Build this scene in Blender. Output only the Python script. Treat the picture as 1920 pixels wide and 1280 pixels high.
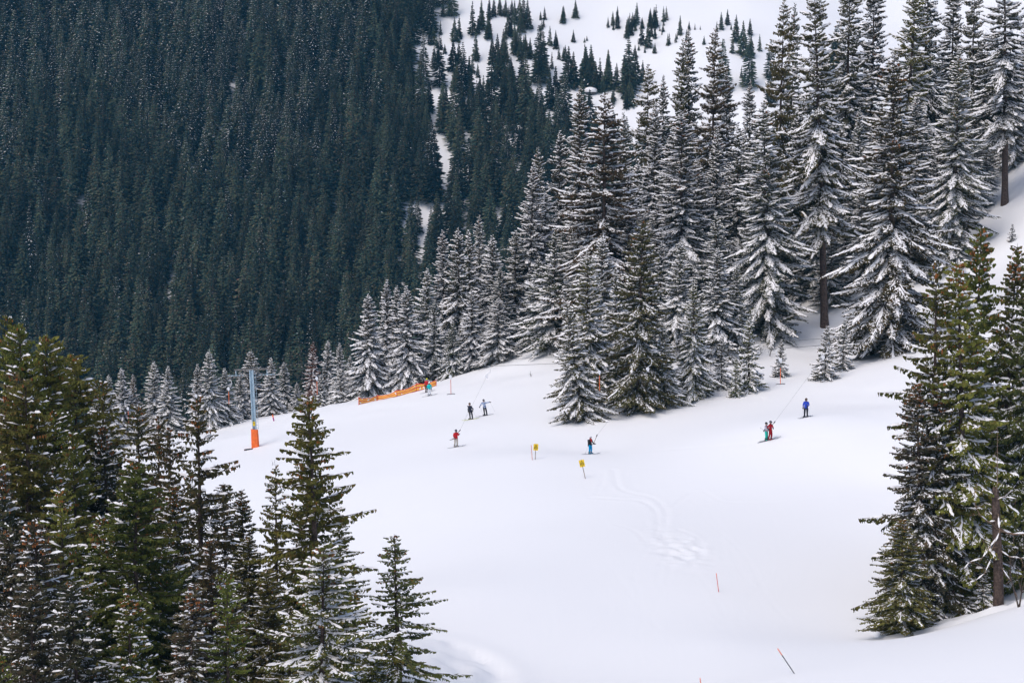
import bpy, bmesh, math, random
import numpy as np
from mathutils import Vector, Matrix

for o in list(bpy.data.objects):
    bpy.data.objects.remove(o)
SC = bpy.context.scene
COL = SC.collection

# ------------------------------------------------------------------ camera
F = 3733.0                      # focal length in pixels of the 1920 px wide photograph
PITCH = math.radians(8.0)
CP, SP = math.cos(PITCH), math.sin(PITCH)
cam_d = bpy.data.cameras.new('camera')
cam_d.sensor_width = 36.0
cam_d.lens = 36.0 * F / 1920.0
cam_d.clip_start = 1.0
cam_d.clip_end = 6000.0
cam = bpy.data.objects.new('camera', cam_d)
COL.objects.link(cam)
cam.location = (0, 0, 0)
cam.rotation_euler = (math.pi / 2 - PITCH, 0, 0)
SC.camera = cam

# ------------------------------------------------------------------ light
SUN_DIR = Vector((-0.42, -0.36, 0.95)).normalized()
w = bpy.data.worlds.new('World'); SC.world = w; w.use_nodes = True
nt = w.node_tree; nt.nodes.clear()
sky = nt.nodes.new('ShaderNodeTexSky'); sky.sky_type = 'NISHITA'; sky.sun_disc = False
sky.sun_elevation = math.asin(SUN_DIR.z); sky.sun_rotation = math.atan2(SUN_DIR.x, SUN_DIR.y)
sky.altitude = 1500; sky.air_density = 1.0; sky.dust_density = 10.0; sky.ozone_density = 1.0
bg = nt.nodes.new('ShaderNodeBackground'); bg.inputs['Strength'].default_value = 0.15
wo = nt.nodes.new('ShaderNodeOutputWorld')
nt.links.new(sky.outputs[0], bg.inputs['Color']); nt.links.new(bg.outputs[0], wo.inputs['Surface'])
sun_d = bpy.data.lights.new('sun', 'SUN'); sun_d.energy = 1.15; sun_d.angle = math.radians(50)
sun_d.color = (1.0, 0.92, 0.84)
sun = bpy.data.objects.new('sun', sun_d); COL.objects.link(sun)
sun.rotation_euler = SUN_DIR.to_track_quat('Z', 'Y').to_euler()
SC.view_settings.view_transform = 'Standard'; SC.view_settings.look = 'None'
SC.view_settings.gamma = 1; SC.view_settings.use_curve_mapping = False
SC.view_settings.exposure = 0.26
HAZE_DENSITY = 0.00009

# ------------------------------------------------------------------ helpers
def P(u, v, d):
    """world point seen at photo pixel (u, v) at depth d metres"""
    dy = (640.0 - v) / F
    return np.array([(u - 960.0) / F * d, d * (CP + dy * SP), d * (-SP + dy * CP)])

def proj(x, y, z):
    dd = y * CP - z * SP
    return 960 + F * x / dd, 640 - F * (y * SP + z * CP) / dd, dd

def tag(o, label=None, cat=None, group=None, kind=None):
    if label: o['label'] = label
    if cat: o['category'] = cat
    if group: o['group'] = group
    if kind: o['kind'] = kind
    return o

def new_obj(name, data, parent=None, loc=None):
    o = bpy.data.objects.new(name, data)
    COL.objects.link(o)
    if parent is not None: o.parent = parent
    if loc is not None: o.location = [float(c) for c in loc]
    return o

def empty(name, loc, rz=0.0):
    o = new_obj(name, None, None, loc)
    o.empty_display_size = 0.3
    o.rotation_euler.z = rz
    return o

def poly_mesh(name, verts, faces, mats, midx=None, smooth=False):
    """verts (n,3), faces (m,k) all with k corners"""
    verts = np.asarray(verts, np.float32); faces = np.asarray(faces, np.int32)
    me = bpy.data.meshes.new(name)
    me.vertices.add(len(verts)); me.vertices.foreach_set('co', verts.ravel())
    m, k = faces.shape
    me.loops.add(m * k); me.loops.foreach_set('vertex_index', faces.ravel())
    me.polygons.add(m); me.polygons.foreach_set('loop_start', np.arange(0, m * k, k, dtype=np.int32))
    if midx is not None: me.polygons.foreach_set('material_index', np.asarray(midx, np.int32))
    if smooth: me.polygons.foreach_set('use_smooth', np.ones(m, bool))
    for mm in (mats if isinstance(mats, (list, tuple)) else [mats]): me.materials.append(mm)
    me.update(calc_edges=True)
    return me

class MB:
    """collects simple shapes into ONE mesh"""
    def __init__(s): s.v = []; s.f = []; s.mi = []
    def add(s, vs, fs, mi=0):
        b = len(s.v); s.v += [tuple(float(c) for c in q) for q in vs]
        s.f += [tuple(b + i for i in f) for f in fs]; s.mi += [mi] * len(fs)
    def box(s, c, size, rot=None, mi=0):
        hx, hy, hz = [q / 2 for q in size]
        vs = [Vector((x, y, z)) for x in (-hx, hx) for y in (-hy, hy) for z in (-hz, hz)]
        if rot is not None: vs = [rot @ q for q in vs]
        vs = [q + Vector(c) for q in vs]
        s.add(vs, [(0, 1, 3, 2), (4, 6, 7, 5), (0, 4, 5, 1), (2, 3, 7, 6), (0, 2, 6, 4), (1, 5, 7, 3)], mi)
    def tube(s, pts, rad, n=6, mi=0, cap=True):
        pts = [Vector([float(c) for c in p]) for p in pts]
        if not isinstance(rad, (list, tuple)): rad = [rad] * len(pts)
        vs = []; fs = []
        for i, p in enumerate(pts):
            t = (pts[min(i + 1, len(pts) - 1)] - pts[max(i - 1, 0)]).normalized()
            a = Vector((0, 1, 0)) if abs(t.y) < 0.9 else Vector((1, 0, 0))
            e1 = t.cross(a).normalized(); e2 = t.cross(e1)
            for k in range(n):
                an = 2 * math.pi * k / n
                vs.append(p + (e1 * math.cos(an) + e2 * math.sin(an)) * rad[i])
        for i in range(len(pts) - 1):
            for k in range(n):
                fs.append((i * n + k, i * n + (k + 1) % n, (i + 1) * n + (k + 1) % n, (i + 1) * n + k))
        if cap:
            fs.append(tuple(range(n))[::-1]); fs.append(tuple((len(pts) - 1) * n + k for k in range(n)))
        s.add(vs, fs, mi)
    def ball(s, c, r, nu=10, nv=6, mi=0, half=False):
        if not isinstance(r, (list, tuple)): r = (r, r, r)
        vs = []; fs = []
        for j in range(nv + 1):
            ph = math.pi * j / nv * (0.55 if half else 1.0)
            for i in range(nu):
                th = 2 * math.pi * i / nu
                vs.append((c[0] + r[0] * math.sin(ph) * math.cos(th), c[1] + r[1] * math.sin(ph) * math.sin(th), c[2] + r[2] * math.cos(ph)))
        for j in range(nv):
            for i in range(nu):
                fs.append((j * nu + i, (j + 1) * nu + i, (j + 1) * nu + (i + 1) % nu, j * nu + (i + 1) % nu))
        s.add(vs, fs, mi)
    def build(s, name, mats, parent=None, loc=None, smooth=False):
        me = bpy.data.meshes.new(name)
        me.from_pydata(s.v, [], s.f)
        for m in (mats if isinstance(mats, (list, tuple)) else [mats]): me.materials.append(m)
        me.polygons.foreach_set('material_index', s.mi)
        if smooth: me.polygons.foreach_set('use_smooth', [True] * len(s.f))
        me.update()
        return new_obj(name, me, parent, loc)

# ------------------------------------------------------------------ materials
def mat(name, col, rough=0.8, spec=0.3, var=0.0, vscale=5.0, metal=0.0):
    m = bpy.data.materials.new(name); m.use_nodes = True
    n = m.node_tree.nodes; l = m.node_tree.links
    b = n['Principled BSDF']
    b.inputs['Roughness'].default_value = rough; b.inputs['Metallic'].default_value = metal
    b.inputs['Specular IOR Level'].default_value = spec
    if var > 0:
        tc = n.new('ShaderNodeTexCoord'); no = n.new('ShaderNodeTexNoise'); no.inputs['Scale'].default_value = vscale
        no.inputs['Detail'].default_value = 4
        l.new(tc.outputs['Object'], no.inputs['Vector'])
        mx = n.new('ShaderNodeMix'); mx.data_type = 'RGBA'
        mx.inputs[6].default_value = (*[c * (1 - var) for c in col], 1); mx.inputs[7].default_value = (*[min(1, c * (1 + var)) for c in col], 1)
        cr = n.new('ShaderNodeMapRange'); cr.inputs[1].default_value = 0.35; cr.inputs[2].default_value = 0.65
        l.new(no.outputs[0], cr.inputs[0]); l.new(cr.outputs[0], mx.inputs[0]); l.new(mx.outputs[2], b.inputs['Base Color'])
    else:
        b.inputs['Base Color'].default_value = (*col, 1)
    return m

def foliage_mat(name, c1, c2, c3, vr=(.65, 1.4)):
    """c1 deep needles, c2 olive needles, c3 brown tips; object colour tints a single tree"""
    m = bpy.data.materials.new(name); m.use_nodes = True
    n = m.node_tree.nodes; l = m.node_tree.links; b = n['Principled BSDF']
    b.inputs['Roughness'].default_value = 0.75; b.inputs['Specular IOR Level'].default_value = 0.15
    tc = n.new('ShaderNodeTexCoord'); oi = n.new('ShaderNodeObjectInfo')
    va = n.new('ShaderNodeVectorMath'); va.operation = 'ADD'
    vs = n.new('ShaderNodeVectorMath'); vs.operation = 'SCALE'; vs.inputs['Scale'].default_value = 50.0
    cx = n.new('ShaderNodeCombineXYZ'); l.new(oi.outputs['Random'], cx.inputs[0])
    l.new(cx.outputs[0], vs.inputs[0]); l.new(tc.outputs['Object'], va.inputs[0]); l.new(vs.outputs[0], va.inputs[1])
    n1 = n.new('ShaderNodeTexNoise'); n1.inputs['Scale'].default_value = 0.7; n1.inputs['Detail'].default_value = 5
    n2 = n.new('ShaderNodeTexNoise'); n2.inputs['Scale'].default_value = 3.5; n2.inputs['Detail'].default_value = 3
    l.new(va.outputs[0], n1.inputs['Vector']); l.new(va.outputs[0], n2.inputs['Vector'])
    r1 = n.new('ShaderNodeMapRange'); r1.inputs[1].default_value = 0.35; r1.inputs[2].default_value = 0.68; l.new(n1.outputs[0], r1.inputs[0])
    r2 = n.new('ShaderNodeMapRange'); r2.inputs[1].default_value = 0.52; r2.inputs[2].default_value = 0.72; l.new(n2.outputs[0], r2.inputs[0])
    m1 = n.new('ShaderNodeMix'); m1.data_type = 'RGBA'; m1.inputs[6].default_value = (*c1, 1); m1.inputs[7].default_value = (*c2, 1)
    m2 = n.new('ShaderNodeMix'); m2.data_type = 'RGBA'; m2.inputs[7].default_value = (*c3, 1)
    l.new(r1.outputs[0], m1.inputs[0]); l.new(m1.outputs[2], m2.inputs[6]); l.new(r2.outputs[0], m2.inputs[0])
    mul = n.new('ShaderNodeMix'); mul.data_type = 'RGBA'; mul.blend_type = 'MULTIPLY'; mul.inputs[0].default_value = 1.0
    l.new(m2.outputs[2], mul.inputs[6]); l.new(oi.outputs['Color'], mul.inputs[7])
    # every tree a little lighter or darker, browner or greener
    hsv = n.new('ShaderNodeHueSaturation')
    rr = n.new('ShaderNodeMapRange'); rr.inputs[3].default_value = vr[0]; rr.inputs[4].default_value = vr[1]; l.new(oi.outputs['Random'], rr.inputs[0])
    rh = n.new('ShaderNodeMath'); rh.operation = 'MULTIPLY'; rh.inputs[1].default_value = 7.13; l.new(oi.outputs['Random'], rh.inputs[0])
    fr = n.new('ShaderNodeMath'); fr.operation = 'FRACT'; l.new(rh.outputs[0], fr.inputs[0])
    r3 = n.new('ShaderNodeMapRange'); r3.inputs[3].default_value = 0.455; r3.inputs[4].default_value = 0.515; l.new(fr.outputs[0], r3.inputs[0])
    l.new(rr.outputs[0], hsv.inputs['Value']); l.new(r3.outputs[0], hsv.inputs['Hue'])
    l.new(mul.outputs[2], hsv.inputs['Color']); l.new(hsv.outputs[0], b.inputs['Base Color'])
    return m

def snow_mat(name, bump, tscale, strength, col=(0.83, 0.84, 0.86)):
    m = bpy.data.materials.new(name); m.use_nodes = True
    n = m.node_tree.nodes; l = m.node_tree.links; b = n['Principled BSDF']
    b.inputs['Roughness'].default_value = 0.6; b.inputs['Specular IOR Level'].default_value = 0.15
    b.inputs['Base Color'].default_value = (*col, 1)
    if bump:
        tc = n.new('ShaderNodeTexCoord')
        n1 = n.new('ShaderNodeTexNoise'); n1.inputs['Scale'].default_value = tscale; n1.inputs['Detail'].default_value = 6
        n1.inputs['Roughness'].default_value = 0.62
        mp = n.new('ShaderNodeMapping'); mp.inputs['Rotation'].default_value = (0, 0, math.radians(-28)); mp.inputs['Scale'].default_value = (1.6, 0.16, 1)
        n2 = n.new('ShaderNodeTexNoise'); n2.inputs['Scale'].default_value = 1.3; n2.inputs['Detail'].default_value = 4
        l.new(tc.outputs['Object'], n1.inputs['Vector']); l.new(tc.outputs['Object'], mp.inputs['Vector']); l.new(mp.outputs[0], n2.inputs['Vector'])
        ad = n.new('ShaderNodeMath'); ad.operation = 'ADD'; l.new(n1.outputs[0], ad.inputs[0]); l.new(n2.outputs[0], ad.inputs[1])
        bp = n.new('ShaderNodeBump'); bp.inputs['Strength'].default_value = strength; bp.inputs['Distance'].default_value = bump
        l.new(ad.outputs[0], bp.inputs['Height']); l.new(bp.outputs[0], b.inputs['Normal'])
        n3 = n.new('ShaderNodeTexNoise'); n3.inputs['Scale'].default_value = 0.045; n3.inputs['Detail'].default_value = 5
        l.new(tc.outputs['Object'], n3.inputs['Vector'])
        mx = n.new('ShaderNodeMix'); mx.data_type = 'RGBA'
        mx.inputs[6].default_value = (*[c * 0.955 for c in col], 1); mx.inputs[7].default_value = (*[min(1, c * 1.03) for c in col], 1)
        l.new(n3.outputs[0], mx.inputs[0]); l.new(mx.outputs[2], b.inputs['Base Color'])
    return m

M_SNOW = snow_mat('groomed_snow', 0.018, 1.8, 0.45)
M_SNOWCAP = snow_mat('branch_snow', 0, 1, 0, (0.86, 0.86, 0.88))
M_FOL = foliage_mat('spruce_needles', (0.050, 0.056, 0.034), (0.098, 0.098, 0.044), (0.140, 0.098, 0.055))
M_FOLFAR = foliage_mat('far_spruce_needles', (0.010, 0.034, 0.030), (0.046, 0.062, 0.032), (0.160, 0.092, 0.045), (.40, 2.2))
M_BARK = mat('spruce_bark', (0.085, 0.062, 0.052), 0.95, 0.1, 0.45, 6)
M_TWIG = mat('dry_twig', (0.075, 0.060, 0.050), 0.95, 0.1, 0.4, 8)
M_CONE = mat('spruce_cone', (0.36, 0.13, 0.04), 0.8, 0.2, 0.4, 4)
M_ROCK = mat('grey_rock', (0.12, 0.11, 0.11), 0.95, 0.1, 0.4, 2)

# ------------------------------------------------------------------ terrain
ctrl_px = [  # (u, v, depth) ground points read off the photograph
 (1000,1280,120),(850,1100,138),(1000,1000,156),(1000,850,188),(1200,850,187),(1345,1108,140),(1345,1000,157),
 (1440,828,182),(1510,783,186),(1107,848,193),(854,838,200),(883,787,214),(908,780,216),(805,742,239),(675,757,246),
 (480,838,225),(583,825,222),(420,815,243),(500,1000,175),(640,1100,150),(1040,655,250),(960,680,248),(870,706,246),
 (1090,785,206),(1240,768,207),(1420,740,208),(1460,705,215),(1560,710,211),(1690,668,214),(1640,760,195),(1640,900,172),
 (1640,1050,150),(1500,1180,133),(1690,1195,130),(1400,1235,122),(1700,1196,124),(1920,1136,125),(1800,1150,134),
 (1900,1020,152),(1475,1262,113),(1900,1270,104),(1313,1290,116),(1440,630,238),(1540,615,242),(1620,652,234),
 (1720,560,236),(1860,470,238),(1890,375,250),(1920,250,266),(1900,650,200),(1900,850,172),(1200,1150,134),(740,900,185),
 (560,790,238),(1345,1200,127),
 # the hillside across the valley
 (-300,640,700),(0,640,700),(400,640,695),(800,640,690),(1200,640,690),(1600,640,690),
 (-300,300,800),(0,300,800),(400,300,800),(800,300,790),(1200,300,790),(1600,300,790),
 (-300,0,900),(0,0,900),(400,0,900),(800,0,895),(1100,0,900),(1400,0,910),(1800,0,920),(1100,150,840),(1300,120,850),
 (2200,300,790),(2200,0,900),(2200,640,690),(400,150,848),(800,150,842),
]
ctrl_raw = [
 (15,275,-34),(40,285,-27),(60,300,-14),(-5,290,-42),(0,320,-52),(40,330,-32),(80,340,-4),(90,280,4),(130,250,10),(100,200,-12),
 (-35,275,-50),(-20,270,-46),(-5,265,-40),(-20,310,-68),(-60,275,-57),(-60,320,-80),(-100,250,-62),(-100,200,-50),(-100,320,-92),
 (20,345,-50),(-30,100,-38),(-15,105,-36.5),(-50,130,-43),(-70,170,-48),(-60,90,-42),(-5,85,-34),(20,85,-31),(60,85,-26),
 (100,120,-24),(80,150,-30),(-20,60,-31),(40,60,-24),(0,20,-26),(-80,20,-34),(80,20,-18),(-130,120,-50),(-130,300,-90),(150,120,-15),
 (160,300,25),(120,360,5),(0,420,-95),(-100,420,-118),(100,420,-60),(0,540,-118),(-150,540,-122),(150,540,-112),(-300,540,-122),(300,540,-110),
 (-300,400,-118),(-300,200,-90),(300,300,30),(300,420,-20),(0,1000,100),(-300,1000,95),(300,1000,100),(0,1200,215),(-400,1200,215),(400,1200,215),(-400,20,-90),(300,20,10),
]
pts = np.array([P(*c) for c in ctrl_px] + [np.array(c, float) for c in ctrl_raw])
_S = 100.0
def _phi(r2):
    return np.where(r2 > 1e-12, 0.5 * r2 * np.log(np.maximum(r2, 1e-12)), 0.0)
def tps_fit(xy, z, lam):
    n = len(xy); A = np.zeros((n + 3, n + 3)); q = xy / _S
    d2 = ((q[:, None] - q[None]) ** 2).sum(-1)
    A[:n, :n] = _phi(d2) + lam * np.eye(n); A[:n, n] = 1; A[:n, n + 1:] = q; A[n, :n] = 1; A[n + 1:, :n] = q.T
    return np.linalg.solve(A, np.concatenate([z, np.zeros(3)]))
_XY = pts[:, :2]; _W = tps_fit(_XY, pts[:, 2], 0.0006)
def base_h(x, y):
    x = np.asarray(x, float); y = np.asarray(y, float); sh = x.shape
    q = np.stack([x.ravel(), y.ravel()], 1) / _S; out = np.empty(len(q)); c = _XY / _S
    for i in range(0, len(q), 20000):
        k = q[i:i + 20000]; d2 = ((k[:, None] - c[None]) ** 2).sum(-1)
        out[i:i + 20000] = _phi(d2) @ _W[:len(c)] + _W[len(c)] + k @ _W[len(c) + 1:]
    return out.reshape(sh)

def vnoise(x, y, s, seed=0):
    """smooth value noise in [-1, 1]"""
    rs = np.random.RandomState(seed); T = rs.rand(256, 256) * 2 - 1
    X = x / s + 1000.5; Y = y / s + 1000.5; xi = np.floor(X).astype(int); yi = np.floor(Y).astype(int); fx = X - xi; fy = Y - yi
    fx = fx * fx * (3 - 2 * fx); fy = fy * fy * (3 - 2 * fy)
    g = lambda a, b: T[a % 256, b % 256]
    return (g(xi, yi) * (1 - fx) + g(xi + 1, yi) * fx) * (1 - fy) + (g(xi, yi + 1) * (1 - fx) + g(xi + 1, yi + 1) * fx) * fy

def sstep(a, b, x):
    t = np.clip((x - a) / (b - a), 0, 1); return t * t * (3 - 2 * t)

def coarse(x, y):
    z = base_h(x, y)
    x = np.asarray(x, float); y = np.asarray(y, float)
    # cut bank at the bottom of the run: low lip, floor shaped to tilt off the sun and darken
    r = np.hypot((x + 8.2), (y - 115.5) * 0.95)
    pr = ((x + 8.2) + (y - 115.5) * .5) / 1.12
    z = z + sstep(8.6, 7.7, r) * (-0.22 + .27 * np.clip(7.8 - pr, 0, 9))
    z = z + 0.08 * np.exp(-((r - 8.9) / 0.8) ** 2)
    z = z + (1 - sstep(7.6, 8.6, r)) * (.20 * vnoise(x * 2.2, y * .8, 1.5, 31) + .13 * vnoise(x, y, .9, 32))
    off = 1 - sstep(-4, 4, (x + 24) - (y - 160) * -0.22) * (1 - sstep(216, 240, y)) * (1 - sstep(24, 40, x))
    z = z + off * (0.35 * vnoise(x, y, 9, 3) + 0.15 * vnoise(x, y, 3.5, 4)) * (1 - 0.75 * sstep(300, 400, y))
    z = z + 0.10 * vnoise(x, y, 14, 5)
    far = sstep(420, 600, y)
    z = z + far * (5.0 * vnoise(x, y, 70, 7) + 2.0 * vnoise(x, y, 25, 8))
    return z

def hit(u, v, h=coarse, d0=60.0, d1=1300.0):
    """first ground point under photo pixel (u, v)"""
    ds = np.arange(d0, d1, 1.0); q = np.array([P(u, v, d) for d in ds]); g = h(q[:, 0], q[:, 1])
    below = np.where(q[:, 2] < g)[0]
    if len(below) == 0: return None
    i = below[0]
    if i == 0: return q[0]
    a = q[i - 1, 2] - g[i - 1]; b = g[i] - q[i, 2]; t = a / (a + b)
    return P(u, v, ds[i - 1] + t)

# ski and snow-groomer marks as polylines in photo pixels, carved into the ground
tracks = [
 ([(1702,1187),(1760,1166),(1830,1148),(1880,1140),(1919,1131)], 1.5, 1.9),
 ([(1077,912),(1150,918),(1200,923),(1220,926)], .22, .05), ([(1105,932),(1150,935),(1200,937),(1222,948),(1236,966),(1234,990),(1230,1006)], .38, .12),
 ([(1135,880),(1128,905),(1116,935)], .22, .05), ([(1150,880),(1154,905),(1165,918),(1185,925),(1215,929),(1238,940),(1251,960),(1247,985),(1240,1012)], .38, .12),
 ([(1162,890),(1168,912),(1190,922),(1222,926)], .22, .05),
 ([(1180,875),(1240,880),(1290,887),(1350,891),(1420,889),(1480,885),(1560,888)], .25, .05),
 ([(1262,950),(1290,926),(1310,919),(1325,921),(1340,933),(1358,941),(1400,943),(1460,942),(1560,928),(1640,933)], .28, .07),
 ([(1150,982),(1175,988),(1198,998),(1208,1014)], .25, .08), ([(1205,992),(1225,989),(1240,996),(1268,990),(1292,1000),(1312,1010),(1319,1028),(1313,1048)], .3, .10),
 ([(1242,1009),(1270,1005),(1300,1012),(1310,1022)], .3, .10),
 ([(1292,1056),(1312,1080),(1335,1110),(1352,1138),(1368,1160)], .2, .03),
 ([(1050,852),(1107,850),(1200,846),(1330,838),(1440,829),(1560,820),(1660,806)], .6, .05),
 ([(640,862),(740,856),(854,842),(1000,850),(1107,852)], .6, .05),
 ([(1180,778),(1300,766),(1380,752),(1440,745),(1500,732),(1580,718),(1640,710),(1700,700)], .5, .14),
 ([(975,900),(985,1000),(1030,1110),(1040,1200)], .2, .035), ([(1130,1040),(1170,1100),(1240,1180)], .2, .035), ([(900,870),(880,980),(930,1100)], .2, .03),
 ([(1120,700),(1128,730)], .2, .03), ([(960,720),(1000,690),(1010,672)], .22, .05),([(968,720),(1007,690),(1016,672)], .22, .05),
]
_r = random.Random(3)
for _ in range(26):                       # faint single ski turns all over the run
    u_, v_ = _r.uniform(640, 1600), _r.uniform(880, 1180); L_ = _r.uniform(60, 200); a_ = _r.uniform(-.5, .9); k_ = _r.uniform(8, 22)
    tracks.append(([(u_ + math.sin(i * .9) * k_ + a_ * i * L_ / 6, v_ + i * L_ / 6) for i in range(7) if v_ + i * L_ / 6 < 1270], .16, _r.uniform(.02, .05)))
tracks = [q for q in tracks if len(q[0]) > 1]
tseg = []
for pl, wd, dp in tracks:
    q = [hit(*p) for p in pl]
    q = [k[:2] for k in q if k is not None]
    # smooth the polyline a little
    for _ in range(2):
        n = [q[0]]
        for a, b in zip(q[:-1], q[1:]): n += [a * .75 + b * .25, a * .25 + b * .75]
        q = n + [q[-1]]
    for a, b in zip(q[:-1], q[1:]): tseg.append((a, b, wd, dp))
patch_c = hit(1275, 1030)

def fine(X, Y, z):
    for a, b, wd, dp in tseg:
        x0, x1 = min(a[0], b[0]) - 2, max(a[0], b[0]) + 2; y0, y1 = min(a[1], b[1]) - 2, max(a[1], b[1]) + 2
        m = (X > x0) & (X < x1) & (Y > y0) & (Y < y1)
        if not m.any(): continue
        px = X[m]; py = Y[m]; d = b - a; L2 = max(1e-6, d @ d); t = np.clip(((px - a[0]) * d[0] + (py - a[1]) * d[1]) / L2, 0, 1)
        r = np.hypot(px - a[0] - t * d[0], py - a[1] - t * d[1]); wd_ = wd * .62; prof = -dp * np.exp(-(r / wd_) ** 2) + 0.5 * dp * np.exp(-((r - 1.7 * wd) / (0.7 * wd)) ** 2)
        cur = G[m]; G[m] = np.where(np.abs(prof) > np.abs(cur), prof, cur)
    g = np.exp(-(((X - patch_c[0]) / 1.7) ** 2 + ((Y - patch_c[1]) / 4.2) ** 2))
    return z + G * 0.30 * (1 + 0.5 * vnoise(X, Y, .8, 11)) + g * (0.16 * vnoise(X, Y, 0.45, 9) + 0.14 * vnoise(X, Y, 0.9, 10))

def spaced(knots):
    out = []
    for (a, b, s) in knots: out += list(np.arange(a, b, s))
    out.append(knots[-1][1]); return np.array(out)
def grid_obj(name, xs, ys, mt, f=None, label=None):
    global G
    X, Y = np.meshgrid(xs, ys); G = np.zeros_like(X); Z = coarse(X, Y)
    if f: Z = f(X, Y, Z)
    nx, ny = len(xs), len(ys); V = np.stack([X.ravel(), Y.ravel(), Z.ravel()], 1)
    i = np.arange((nx - 1) * (ny - 1)); r = i // (nx - 1); c = i % (nx - 1); a = r * nx + c
    me = poly_mesh(name, V, np.stack([a, a + 1, a + nx + 1, a + nx], 1), mt, smooth=True)
    o = new_obj(name, me); tag(o, label, kind='structure'); return o
xs = spaced([(-420, -130, 12), (-130, -17, 1.6), (-17, 2, 0.4), (2, 26, 0.22), (26, 46, 0.5), (46, 130, 1.4), (130, 420, 12)])
ys = spaced([(-20, 60, 8), (60, 100, 1.4), (100, 130, 0.45), (130, 184, 0.33), (184, 260, 0.8), (260, 360, 1.6), (360, 420, 5)])
grid_obj('ski_slope', xs, ys, M_SNOW, fine, 'white groomed ski slope with faint tracks below the snowy spruces')
grid_obj('far_hillside', np.linspace(-420, 420, 150), np.linspace(420, 1250, 150), M_SNOW, None, 'snow covered hillside across the valley under the dark forest')

# ------------------------------------------------------------------ spruce builder
class Acc:
    def __init__(s): s.v = []; s.f = []; s.n = 0
    def add(s, v, f):
        s.v.append(v); s.f.append(f + s.n); s.n += len(v)
    def out(s): return np.concatenate(s.v), np.concatenate(s.f)

def norm(a): return a / np.maximum(1e-9, np.linalg.norm(a, axis=1, keepdims=True))

def kites(p0, dr, ln, wd, hg, rng):
    """needle sprays: a flat kite and a hanging kite per twig, all as quads"""
    n = len(p0); up = np.array([0, 0, 1.0]); p1 = p0 + dr * ln[:, None]
    sd = norm(np.cross(dr, up) + rng.normal(0, .25, (n, 3))); mid = p0 + dr * (ln * rng.uniform(.45, .7, n))[:, None]
    dz = np.zeros((n, 3)); dz[:, 2] = -wd * .3
    a = np.stack([p0, mid + sd * wd[:, None] * .5 + dz, p1, mid - sd * wd[:, None] * .5 + dz], 1)
    h = np.zeros((n, 3)); h[:, 2] = -hg; h[:, :2] = rng.normal(0, .25, (n, 2)) * hg[:, None]
    b = np.stack([p0, mid * .6 + p0 * .4 + h * rng.uniform(.6, 1.1, n)[:, None], p1 + h * .45, p1], 1)
    V = np.concatenate([a, b]).reshape(-1, 3); Fc = np.arange(len(V)).reshape(-1, 4)
    return V, Fc

def tents(p0, p1, wd, ht, rng):
    """little pillows of snow lying along a twig, as triangles"""
    n = len(p0); d = norm(p1 - p0); sd = norm(np.cross(d, np.array([0, 0, 1.0]))); mid = p0 * .45 + p1 * .55
    top = mid.copy(); top[:, 2] += ht
    q = mid.copy(); q[:, 2] -= wd * .12
    V = np.stack([p0, q + sd * wd[:, None] * .5, p1, q - sd * wd[:, None] * .5, top], 1).reshape(-1, 3)
    b = (np.arange(n) * 5)[:, None]
    Fc = np.concatenate([b + np.array(t) for t in ([0, 1, 4], [1, 2, 4], [2, 3, 4], [3, 0, 4])])
    return V, Fc

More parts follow.
